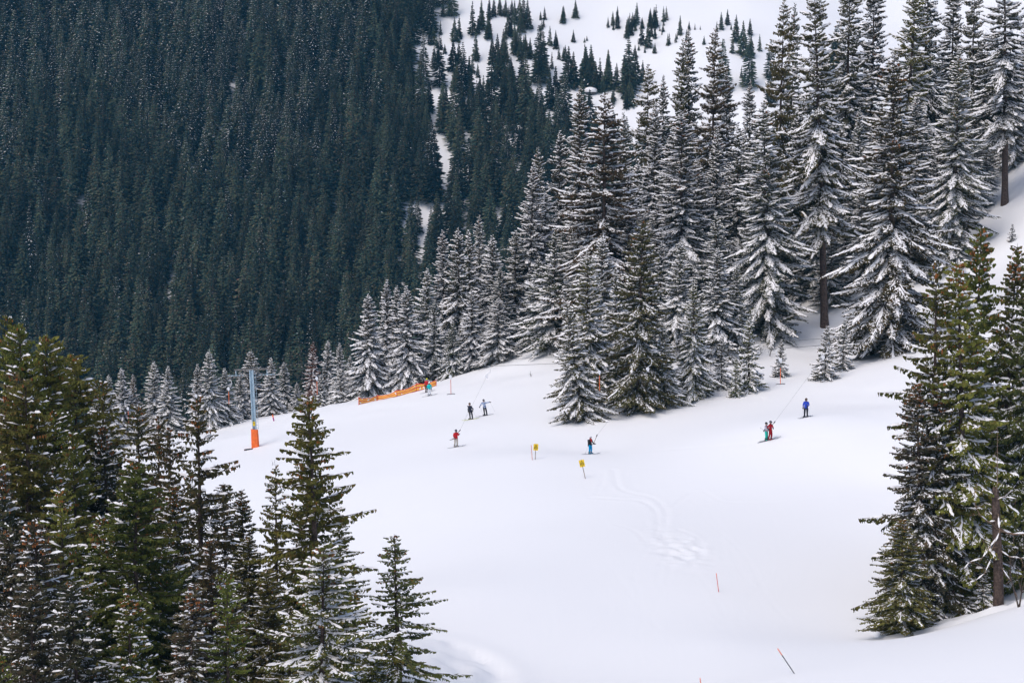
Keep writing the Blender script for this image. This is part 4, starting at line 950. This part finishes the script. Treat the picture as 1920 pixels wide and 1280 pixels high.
def person(label, u, v, yaw, jacket, pants, over=None, lean=(0, 0), hat=None, hair=None, ski_dir=0.0, ski_mat=None, height=1.0, face=True, sleeve=None, skis=True, scarf=None, ski_len=1.65):
    base = hit(u, v); root = empty('person', base)
    J = {k: Vector(c) for k, c in BASEJ.items()}
    R = Matrix.Rotation(yaw, 3, 'Z')
    for k in J: J[k] = R @ J[k]
    for k, c in (over or {}).items(): J[k] = Vector(c)           # overrides are given straight in world axes
    for k in J: J[k] = Vector((J[k].x + lean[0] * J[k].z, J[k].y + lean[1] * J[k].z, J[k].z)) * height
    names = list(J); me_ = bpy.data.meshes.new('body'); me_.from_pydata([J[k] for k in names], [(names.index(a), names.index(b)) for a, b in EDG], [])
    tmp = bpy.data.objects.new('body', me_); COL.objects.link(tmp)
    md_ = tmp.modifiers.new('skin', 'SKIN'); 
    for i, k in enumerate(names):
        r_ = RADJ[k] * height; me_.skin_vertices[0].data[i].radius = (r_, r_ * .85 if k in ('chest', 'spine') else r_); me_.skin_vertices[0].data[i].use_root = (k == 'pelvis')
    tmp.modifiers.new('sub', 'SUBSURF').levels = 1
    dg = bpy.context.evaluated_depsgraph_get(); dg.update(); body_me = bpy.data.meshes.new_from_object(tmp.evaluated_get(dg)); bpy.data.objects.remove(tmp)
    body_me.name = 'body'; body_me.materials.clear()
    for mm in (jacket, pants, M_SKIN, sleeve or jacket): body_me.materials.append(mm)
    lower = {'kneeL', 'ankleL', 'toeL', 'kneeR', 'ankleR', 'toeR', 'hipL', 'hipR'}; hem = .86 * height
    segs = [(names.index(a), names.index(b), a, b) for a, b in EDG]
    for p in body_me.polygons:
        c = p.center; best = None
        for ia, ib, a, b in segs:
            A_, B_ = J[a], J[b]; t_ = max(0, min(1, (c - A_).dot(B_ - A_) / (B_ - A_).length_squared)); ds_ = (c - A_ - (B_ - A_) * t_).length / (RADJ[a] * (1 - t_) + RADJ[b] * t_)
            if best is None or ds_ < best[0]: best = (ds_, a, b)
        a, b = best[1:]
        if b in lower or a in lower or (a == 'pelvis' and c.z < hem): p.material_index = 1 if c.z < hem + .03 else 0
        elif b in ('head', 'crown'): p.material_index = 2
        elif b.startswith('el') or b.startswith('ha') or b.startswith('sh'): p.material_index = 3
        else: p.material_index = 0
    body_me.polygons.foreach_set('use_smooth', [True] * len(body_me.polygons))
    new_obj('body', body_me, root)
    hd = (J['head'] + J['crown']) / 2; fw = R @ Vector((0, -1, 0)); sd = R @ Vector((1, 0, 0)); h = height
    m = MB(); m.ball(hd + Vector((0, 0, .035)), (.135 * h, .145 * h, .15 * h), 12, 6, half=True); m.build('helmet' if hat is not None else 'hair', hat or hair or M_BLK, root, smooth=True)
    if face:
        m = MB(); m.box(hd + fw * .11 * h + Vector((0, 0, .02)), (.19 * h, .07 * h, .075 * h), R); m.build('goggles', M_GOG, root)
        m = MB(); f0 = hd + fw * .10 * h; m.add([f0 + Vector((0, 0, -.01)), f0 + sd * .018 + Vector((0, 0, -.05)), f0 - sd * .018 + Vector((0, 0, -.05)), f0 + fw * .04 + Vector((0, 0, -.045))], [(0, 1, 3), (0, 3, 2), (1, 2, 3)]); m.build('nose', M_SKIN, root)
    if scarf:
        m = MB(); m.tube([J['neck'] + sd * .09 + fw * .02, J['neck'] + fw * .11, J['neck'] - sd * .09 + fw * .02], .055, 6); m.tube([J['neck'] + fw * .12, J['chest'] + fw * .17 + Vector((0, 0, -.1))], .05, 6); m.build('scarf', scarf, root)
    for s_ in 'LR':                                              # gloves: palm, four fingers and a thumb closed on the grip
        wv = J['ha' + s_]; d_ = (wv - J['el' + s_]).normalized(); e_ = d_.cross(Vector((0, 0, 1))).normalized() if abs(d_.z) < .95 else Vector((1, 0, 0)); n__ = d_.cross(e_)
        m = MB(); m.tube([wv - d_ * .02, wv + d_ * .05, wv + d_ * .10], [.048, .055, .045], 7)
        for k, fl in enumerate((.075, .09, .085, .065)):
            b0 = wv + d_ * .09 + e_ * (.033 - .022 * k); m.tube([b0, b0 + d_ * fl * .5 + n__ * .012, b0 + d_ * fl * .75 + n__ * .05], [.014, .013, .010], 5)
        b0 = wv + d_ * .04 + e_ * .05; m.tube([b0, b0 + e_ * .03 + d_ * .03, b0 + e_ * .02 + d_ * .06 + n__ * .03], [.015, .014, .011], 5)
        m.build('glove', M_GLOVE, root)
        an, to = J['ankle' + s_], J['toe' + s_]; fd = Vector((math.cos(ski_dir), math.sin(ski_dir), 0))
        m = MB(); m.tube([Vector((an.x, an.y, .30 * h)), Vector((an.x, an.y, .12)), Vector((an.x, an.y, .05)) - fd * .02], [.075, .08, .07], 8); m.tube([Vector((an.x, an.y, .07)) - fd * .09, Vector((an.x, an.y, .07)) + fd * .12, Vector((an.x, an.y, .055)) + fd * .2], [.065, .062, .045], 8); m.build('ski_boot', M_BOOT, root)
        if skis:
            vs = []; c0 = Vector((an.x, an.y, 0)); pw = Vector((-fd.y, fd.x, 0))
            L0, L1 = -ski_len * .45, ski_len * .55; K = 10
            for k in range(K + 1):
                t_ = L0 + (L1 - L0) * k / K; q_ = c0 + fd * t_; gz = float(coarse(np.array([base[0] + q_.x]), np.array([base[1] + q_.y]))[0]) - base[2]
                cz = gz + .035 + (.11 * max(0, (k - K + 2) / 2) ** 2); hw = .042 * (1.15 if k > K - 3 else 1) * (.4 if k == K else 1)
                vs += [q_ + pw * hw + Vector((0, 0, cz)), q_ - pw * hw + Vector((0, 0, cz)), q_ - pw * hw + Vector((0, 0, cz - .02)), q_ + pw * hw + Vector((0, 0, cz - .02))]
            m = MB(); m.add(vs, [(4 * k + i, 4 * k + (i + 1) % 4, 4 * k + 4 + (i + 1) % 4, 4 * k + 4 + i) for k in range(K) for i in range(4)] + [(3, 2, 1, 0), (4 * K, 4 * K + 1, 4 * K + 2, 4 * K + 3)]); m.build('ski', ski_mat or M_SKI, root)
    tag(root, label, 'person', 'skiers on the slope')
    J['base'] = Vector(base); return J
def pole(label, J, hand, tip, group='ski poles held by the skiers'):
    b = J['base']; h_ = J[hand]; t_ = Vector(tip); root = empty('ski_pole', b + h_); d_ = (t_ - h_).normalized(); L_ = (t_ - h_).length
    m = MB(); m.tube([-d_ * .08, d_ * L_], [.009, .006], 5); m.build('shaft', M_POLE, root)
    m = MB(); m.tube([-d_ * .12, d_ * .04], [.020, .017], 6); m.build('handle', M_BLK, root)
    m = MB(); m.tube([d_ * (L_ - .07), d_ * (L_ - .06)], .045, 8); m.build('basket', M_BLK, root)
    tag(root, label, 'ski pole', group)

C_RED = cloth('red_jacket', (.50, .015, .02)); C_BEI = cloth('beige_trousers', (.42, .38, .32)); C_NAVY = cloth('navy_suit', (.018, .02, .035)); C_BLKP = cloth('black_trousers', (.015, .015, .02))
C_CHK = patterned('checked_jacket', [(.05, .09, .22), (.45, .52, .68), (.16, .22, .40), (.7, .73, .8)], 11); C_CYAN = cloth('turquoise_jacket', (.01, .52, .55)); C_WHP = cloth('white_trousers', (.72, .74, .78), .05)
C_TEAL = cloth('teal_trousers', (.02, .48, .38)); C_FLOR = patterned('patterned_jacket', [(.55, .52, .6), (.10, .12, .18), (.72, .70, .75), (.45, .25, .32)], 9); C_DRED = cloth('dark_red_suit', (.33, .005, .012)); C_BLUE = cloth('blue_jacket', (.03, .07, .48)); C_SKYB = cloth('bright_blue_trousers', (.0, .28, .55))
C_BLKJ = cloth('black_jacket', (.02, .018, .02)); C_SKYS = cloth('light_blue_sleeve', (.10, .42, .62)); C_YEL = cloth('yellow_helmet', (.75, .70, .05)); C_WHH = cloth('white_helmet', (.75, .75, .78), .03); C_GREY = cloth('grey_helmet', (.10, .10, .12)); C_BRH = cloth('brown_hair', (.09, .05, .03))

def w_at(u, v, J):
    """world point seen at (u, v) at the depth of a person"""
    return Vector(P(u, v, proj(*J['base'])[2]))
# red jacket, riding a T-bar
J = person('skier in red jacket and beige trousers riding a T-bar below the fence', 855, 838, .3, C_RED, C_BEI, dict(elR=(.26, -.14, 1.22), haR=(.32, -.22, 1.36), haL=(-.12, -.2, 1.0), elL=(-.25, -.12, 1.14)), hat=C_GREY, ski_dir=.1)
g0 = w_at(862, 807, J); g1 = w_at(848, 823.5, J); hanger('ridden T-bar with its cord down to the skier in red and beige', 914, grip=(g0, g1), side=-1)
# navy skier seen from behind, leaning
J = person('skier in a dark navy suit seen from behind, poles set to the side', 884, 786, math.pi * .95, C_NAVY, C_BLKP, dict(elL=(-.24, .1, 1.15), haL=(-.22, -.1, .95), elR=(.32, .05, 1.18), haR=(.26, -.12, 1.0)), lean=(-.12, 0), hair=C_BRH, ski_dir=3.35, ski_mat=M_SKIY, face=False, height=1.0)
pole('ski pole slanting left from the skier in the navy suit', J, 'haL', (-.75, -.1, .02)); pole('ski pole slanting right from the skier in the navy suit', J, 'haR', (.62, -.15, .05))
# checked jacket, arm stretched out
J = person('skier in blue checked jacket with one arm stretched out to the right', 911, 779, .25, C_CHK, C_BLKP, dict(elR=(.42, -.05, 1.46), haR=(.66, -.1, 1.50), elL=(-.36, -.05, 1.22), haL=(-.50, -.1, 1.02)), lean=(-.15, 0), hat=C_GREY, ski_dir=3.25)
pole('ski pole hanging from the outstretched right hand of the checked skier', J, 'haR', (1.0, -.2, .5)); pole('ski pole in the low left hand of the checked skier', J, 'haL', (-.25, -.2, .05))
# pair at the fence
J = person('skier in turquoise jacket and white trousers standing at the orange fence', 805, 742, .1, C_CYAN, C_WHP, hat=C_WHH, ski_dir=.15, height=.93)
pole('ski pole right of the turquoise and white skier at the fence', J, 'haR', (.38, -.2, .05)); pole('ski pole left of the turquoise and white skier at the fence', J, 'haL', (-.42, -.2, .05))
J = person('skier with yellow helmet and red jacket half hidden behind the turquoise one', 800.5, 735.5, 0, C_RED, C_BLKP, hat=C_YEL, ski_dir=.2, height=.95)
# black jacket and blue trousers on a T-bar, boots sunk in powder
J = person('skier in black jacket, red scarf and bright blue trousers riding a T-bar', 1107, 851, .7, C_BLKJ, C_SKYB, dict(elR=(.22, -.12, 1.2), haR=(.36, -.2, 1.12), haL=(-.2, -.12, .98)), lean=(-.02, 0), hat=C_WHH, ski_dir=.1, scarf=C_RED, height=.97)
g0 = w_at(1119, 816.5, J); g1 = w_at(1112.5, 832.5, J); hanger('ridden T-bar with its cord down to the skier in black and blue', 1216, grip=(g0, g1), side=-1)
pole('ski pole trailing behind the skier in black and blue', J, 'haL', (-.5, -.1, .1))
# couple sharing a T-bar
J1 = person('skier in patterned jacket and turquoise green trousers, left one of the couple', 1437, 826, .9, C_FLOR, C_TEAL, dict(haL=(-.22, -.15, 1.05), elR=(.2, -.1, 1.2), haR=(.25, -.16, 1.05)), lean=(-.03, 0), hat=C_BLKJ, ski_dir=.08, height=.95)
J2 = person('skier in a dark red suit, right one of the couple sharing a T-bar', 1445, 825, .9, C_DRED, C_DRED, dict(elR=(.2, -.16, 1.24), haR=(.2, -.28, 1.2), elL=(-.25, -.1, 1.25), haL=(-.2, -.2, 1.1), kneeL=(-.1, -.06, .5), ankleL=(-.2, .02, .14)), lean=(-.03, 0), hat=C_GREY, ski_dir=.12)
g0 = w_at(1452, 791.5, J2); g1 = w_at(1440, 807, J2); hanger('ridden T-bar with its cord to the couple in green and dark red', 1545, grip=(g0, g1), side=-1)
pole('upper one of two ski poles pointing left behind the couple', J1, 'haL', (-.62, -.1, 1.28)); pole('lower one of two ski poles pointing left behind the couple', J1, 'haL', (-.60, -.1, 1.18))
# blue jacket
J = person('skier in bright blue jacket and black trousers standing alone on the right', 1511, 782, -.2, C_BLUE, C_BLKP, dict(haR=(.12, -.2, 1.08), elR=(.26, -.1, 1.18)), hat=C_BRH, ski_dir=3.7, height=1.0, ski_len=1.5)
pole('ski pole left of the lone skier in blue', J, 'haL', (-.42, -.2, .02)); pole('ski pole right of the lone skier in blue', J, 'haR', (.45, -.05, .03))
# dark figure behind the tall foreground spruce
J = person('dark dressed skier half hidden behind the tall foreground spruce', 583, 828, .4, C_BLKJ, C_NAVY, hat=C_BLKJ, ski_dir=.1)

# ------------------------------------------------------------------ orange safety net
def bands(name):
    m_ = bpy.data.materials.new(name); m_.use_nodes = True; n_ = m_.node_tree.nodes; l_ = m_.node_tree.links
    tc = n_.new('ShaderNodeTexCoord'); no = n_.new('ShaderNodeTexNoise'); no.inputs['Scale'].default_value = 2.2; no.inputs['Detail'].default_value = 3
    l_.new(tc.outputs['Object'], no.inputs['Vector']); mr = n_.new('ShaderNodeMapRange'); mr.inputs[1].default_value = .60; mr.inputs[2].default_value = .64; l_.new(no.outputs[0], mr.inputs[0])
    return m_, n_, l_, mr
def net_mat(name, c):
    m_, n_, l_, mr = bands(name); mx = n_.new('ShaderNodeMix'); mx.data_type = 'RGBA'; mx.inputs[6].default_value = (*c, 1); mx.inputs[7].default_value = (.82, .83, .86, 1)
    l_.new(mr.outputs[0], mx.inputs[0]); l_.new(mx.outputs[2], n_['Principled BSDF'].inputs['Base Color']); n_['Principled BSDF'].inputs['Roughness'].default_value = .8; return m_
N_RED = net_mat('net_red', (.66, .11, .05)); N_YEL = net_mat('net_yellow', (.85, .50, .08))
FP = [(672.5, 759, 745.5), (708, 750.5, 741.5), (744, 743.5, 732), (782, 733.5, 719), (818, 723.5, 712.5)]
f0 = hit(FP[0][0], FP[0][1]); fd_ = proj(*f0)[2]; fr_ = empty('safety_fence', f0); tag(fr_, 'orange and yellow striped safety net fence along the crest of the run', 'fence')
ends = []
for (u, vb, vt) in FP:
    b_ = hit(u, vb); t_ = P(u, vt, proj(*b_)[2]); ends.append((Vector(b_) - Vector(f0), Vector(t_) - Vector(f0)))
for i in range(4):
    vs = []; fs = []; mi = []; NX, rows = 14, [0, .13, .36, .58, .80, 1.0]
    for j, r_ in enumerate(rows):
        for k in range(NX + 1):
            t_ = k / NX; b_ = ends[i][0].lerp(ends[i + 1][0], t_); tt = ends[i][1].lerp(ends[i + 1][1], t_); sag = .22 * math.sin(math.pi * t_) * r_
            q_ = b_.lerp(tt, r_); vs.append((q_.x, q_.y + .10 * math.sin(t_ * 11 + r_ * 3 + i), q_.z - sag + .04))
    for j in range(5):
        for k in range(NX):
            a_ = j * (NX + 1) + k; fs.append((a_, a_ + 1, a_ + NX + 2, a_ + NX + 1)); mi.append(j % 2)
    me_ = poly_mesh('net_panel', vs, fs, [N_RED, N_YEL], mi); pn = new_obj('net_panel', me_, fr_)
    sm = pn.modifiers.new('thick', 'SOLIDIFY'); sm.thickness = .02
for b_, t_ in ends:
    m = MB(); m.tube([b_ - Vector((0, 0, .2)), t_ + Vector((0, 0, .1))], .035, 6); m.build('fence_post', M_RED, fr_)

# ------------------------------------------------------------------ marker rods and warning signs
def rod(label, base, top, cols, rad=.022):
    b_ = Vector(hit(*base)); t_ = Vector(P(top[0], top[1], proj(*b_)[2])); root = empty('marker_pole', b_); v_ = t_ - b_
    z0 = -.12
    for (a, b, mm, nm) in cols:
        m = MB(); m.tube([v_ * (z0 if a == 0 else a), v_ * b], rad, 8); m.build(nm, mm, root)
    tag(root, label, 'marker pole', 'piste marker poles')
rod('faded red marker pole beside the yellow sign', (998, 862), (996, 834), [(0, 1, M_PINK, 'rod')], .03)
rod('red marker pole standing alone on the lower run', (1347.5, 1109), (1343, 1074), [(0, .85, M_RED, 'rod'), (.85, 1, M_ORG, 'tip')], .024)
rod('short orange and purple marker pole on the crest right of the tower', (513.5, 789), (511, 777), [(0, .55, M_PURP, 'sleeve'), (.55, 1, M_ORG, 'tip')], .08)
rod('orange marker pole leaning at the foot of the right foreground trees', (1691, 1187), (1681.5, 1150), [(0, 1, M_ORG, 'rod')], .035)
rod('black marker pole with orange top leaning left near the bottom', (1489.5, 1262), (1458, 1215), [(0, .74, M_BLK, 'rod'), (.74, 1, M_ORG, 'tip')], .026)
rod('orange marker pole tip showing at the bottom edge', (1316, 1296), (1312.5, 1270), [(0, 1, M_ORG, 'rod')], .024)

def sign(label, base, top, w_=.44, h_=.60):
    b_ = Vector(hit(*base)); t_ = Vector(P(top[0], top[1], proj(*b_)[2])); v_ = t_ - b_; H_ = v_.length; root = empty('warning_sign', b_)
    root.rotation_euler = Vector((0, 0, 1)).rotation_difference(v_).to_euler()
    m = MB(); m.tube([(0, 0, -.3), (0, 0, H_)], .028, 6); m.build('post', M_WOOD, root)
    c = H_ - h_ / 2 - .04
    m = MB(); m.box((0, -.045, c), (w_, .02, h_)); bd = m.build('board', M_YEL, root)
    m = MB(); y = -.060
    def bar(x0, z0, x1, z1, t=.022):
        d_ = Vector((x1 - x0, 0, z1 - z0)); L_ = d_.length; m.box(((x0 + x1) / 2, y, (z0 + z1) / 2), (L_ + t, .006, t), Matrix.Rotation(-math.atan2(d_.z, d_.x), 3, 'Y'))
    s_ = w_ * .38; zt = c + .22; zb = c - .08                   # warning triangle with a falling figure, text line and dot below
    bar(-s_, zb, s_, zb, .03); bar(-s_, zb, 0, zt, .03); bar(s_, zb, 0, zt, .03)
    bar(-.03, zb + .05, .02, zb + .15, .035); bar(.02, zb + .15, .06, zb + .08, .025); bar(-.06, zb + .12, -.01, zb + .13, .02)
    for k in range(5): bar(-.13 + .065 * k, c - .14, -.13 + .065 * k + (.02 if k % 2 else -.01), c - .19, .018)
    m.box((0, y, c - .25), (.05, .006, .05)); m.build('print', M_BLK, bd)
    tag(root, label, 'sign', 'yellow warning signs on the run')
sign('upright yellow warning sign with black triangle beside the faded red pole', (1003.5, 861), (1005, 831))
sign('yellow warning sign with black triangle on a leaning post in mid run', (1097.5, 897), (1089.5, 861), .46, .62)

# ------------------------------------------------------------------ bare shrubs, broken trunk, rocks
def twigs(m, p, d, L, r, depth, rg, spread=.6, snow=None):
    pts_ = [p]; q = p; dd = d
    for k in range(3):
        dd = (dd + Vector([rg.gauss(0, .14) for _ in range(3)])).normalized(); q = q + dd * (L / 3); pts_.append(q)
    m.tube(pts_, [r, r * .8, r * .6, r * .4], 4, cap=False)
    if depth:
        for k in range(rg.choice([2, 3, 3])):
            nd = (dd + Vector([rg.gauss(0, spread) for _ in range(3)])).normalized(); twigs(m, pts_[rg.choice([1, 2, 3])], nd, L * rg.uniform(.5, .8), r * .55, depth - 1, rg, spread)
def shrub(label, u, v, hpx, n, seed, name='bare_shrub', spread=.45, upright=.8, cat='shrub', group=None, r=.018, depth=2):
    b_ = hit(u, v); dd = proj(*b_)[2]; H_ = hpx * dd / F; rg = random.Random(seed); m = MB()
    for k in range(n):
        d_ = Vector((rg.gauss(0, 1 - upright) , rg.gauss(0, 1 - upright), upright)).normalized(); twigs(m, Vector((rg.gauss(0, .06), rg.gauss(0, .06), -.05)), d_, H_ * rg.uniform(.4, .62), r, depth, rg, spread)
    o = m.build(name, M_TWIG, None, b_); tag(o, label, cat, group)
shrub('bare leafless shrub at the left foot of the big stand', 1080, 792, 34, 7, 1, upright=.45)
shrub('second bare shrub leaning left at the foot of the big stand', 1062, 790, 22, 4, 2, upright=.3)
shrub('tiny dark sapling poking out of the snow near the crest', 996, 706, 12, 3, 3, upright=.8)
shrub('bare twigs on the snow mound left of the lone small spruce', 1444, 668, 34, 4, 4)
shrub('bare sapling beside the small lone spruce top', 1427, 662, 26, 4, 5)
shrub('bare bush in the shade behind the front row of the big stand', 1330, 715, 60, 10, 6)
shrub('bare bush beside the stubby snow covered spruce', 1318, 728, 40, 8, 7)
shrub('tiny weed like sapling before the lift tower', 512, 872, 14, 2, 8, upright=.9)
shrub('bare twigs left of the low dense green spruce at the right clump', 1665, 1165, 34, 5, 9, upright=.5)
shrub('leafless sapling with thin crown at the top right corner', 1900, 262, 250, 5, 10, name='bare_tree', cat='tree', r=.06, upright=.95, spread=.35, depth=3)
shrub('thin leafless stem between broken trunk and right edge', 1908, 1138, 150, 2, 11, name='bare_tree', cat='tree', r=.06, upright=.9, spread=.4, depth=3)
shrub('dead pale snag inside the dark far forest', 664, 400, 42, 2, 12, name='dead_tree', cat='tree', r=.16, upright=.9, spread=.5, depth=2)

bt = Vector(hit(1872, 1142)); dB = proj(*bt)[2]; root = empty('broken_tree', bt); tag(root, 'thick broken trunk with bent bare branches in the right foreground clump', 'tree')
W = lambda u, v, o=0.0: Vector(P(u, v, dB)) - bt + Vector((0, -o, 0))
m = MB(); m.tube([(0, 0, -.4), (0, 0, .3), W(1872, 1080), W(1869, 1000), W(1867, 945), W(1866, 918), W(1863, 912)], [.42, .36, .33, .30, .27, .22, .06], 10); m.build('trunk', M_BARK, root)
bark = mat('pale_bare_wood', (.20, .14, .10), .9, .1, .3, 8)
for k, (pl_, r_) in enumerate([([(1866, 975, .2), (1850, 975, .5), (1834, 962, .6), (1825, 945, .6), (1823, 920, .6), (1828, 905, .5)], .055), ([(1868, 1005, .2), (1850, 1022, .7), (1835, 1040, .9), (1812, 1046, 1), (1800, 1060, 1)], .05),
    ([(1870, 960, .2), (1868, 990, .9), (1858, 1010, 1.1), (1848, 1030, 1.2)], .04), ([(1874, 990, .2), (1895, 997, .6), (1920, 994, .8), (1945, 996, 1)], .09), ([(1874, 1030, .2), (1890, 1040, .5), (1910, 1042, .6), (1930, 1038, .8)], .05),
    ([(1868, 935, .2), (1880, 928, .5), (1900, 930, .8)], .03), ([(1866, 940, .1), (1868, 900, .3), (1868, 840, .3), (1869, 800, .2)], .035), ([(1875, 1060, .2), (1892, 1085, .5), (1905, 1118, .6)], .045), ([(1862, 1035, .2), (1840, 1068, .9), (1822, 1080, 1.1), (1808, 1082, 1.3)], .03)]):
    m = MB(); pp = [W(*q_) for q_ in pl_]; m.tube(pp, [r_ * (1 - .75 * i / (len(pp) - 1)) for i in range(len(pp))], 6)
    rg = random.Random(k)
    for q_ in pp[1:]: twigs(m, q_, Vector((rg.gauss(0, 1), rg.gauss(0, .6), rg.gauss(-.1, .6))).normalized(), .7, r_ * .35, 1, rg, .6)
    br = m.build('branch', bark, root)
    a_ = []; b2 = []
    for q0_, q1_ in zip(pp[:-1], pp[1:]):
        if abs((q1_ - q0_).normalized().z) < .85: a_.append(q0_ + Vector((0, 0, r_ * .7))); b2.append(q1_ + Vector((0, 0, r_ * .5)))
    if a_:
        v__, f__ = tents(np.array([list(q) for q in a_]), np.array([list(q) for q in b2]), np.full(len(a_), r_ * 2.4 + .05), np.full(len(a_), .08), np.random.RandomState(1)); sn_ = new_obj('snow', poly_mesh('snow', v__, f__, M_SNOWCAP), br); tag(sn_, kind='stuff')

def rock(label, u, v, wpx, hpx, seed):
    b_ = hit(u, v, d0=100); dd = proj(*b_)[2]; w_ = wpx * dd / F; h_ = hpx * dd / F; rs = np.random.RandomState(seed)
    root = empty('boulder', b_); m = MB(); m.ball((0, 0, h_ * .3), (w_ / 2, w_ / 2.4, h_ * .7), 10, 7); m.v = [tuple(c * (1 + rs.uniform(-.12, .12)) for c in p) for p in m.v]; m.build('stone', M_ROCK, root)
    m = MB(); m.ball((0, 0, h_ * .42), (w_ / 1.9, w_ / 2.2, h_ * .72), 12, 6, half=True); m.build('snow_cap', M_SNOWCAP, root, smooth=True); tag(root, label, 'boulder', 'snow capped boulders on the upper snowfield')
rock('snow capped boulder under the middle trees of the upper snowfield', 1107, 176, 26, 11, 1)
rock('snow capped boulder left of the first pointed snowy tree top', 975, 246, 30, 10, 2)
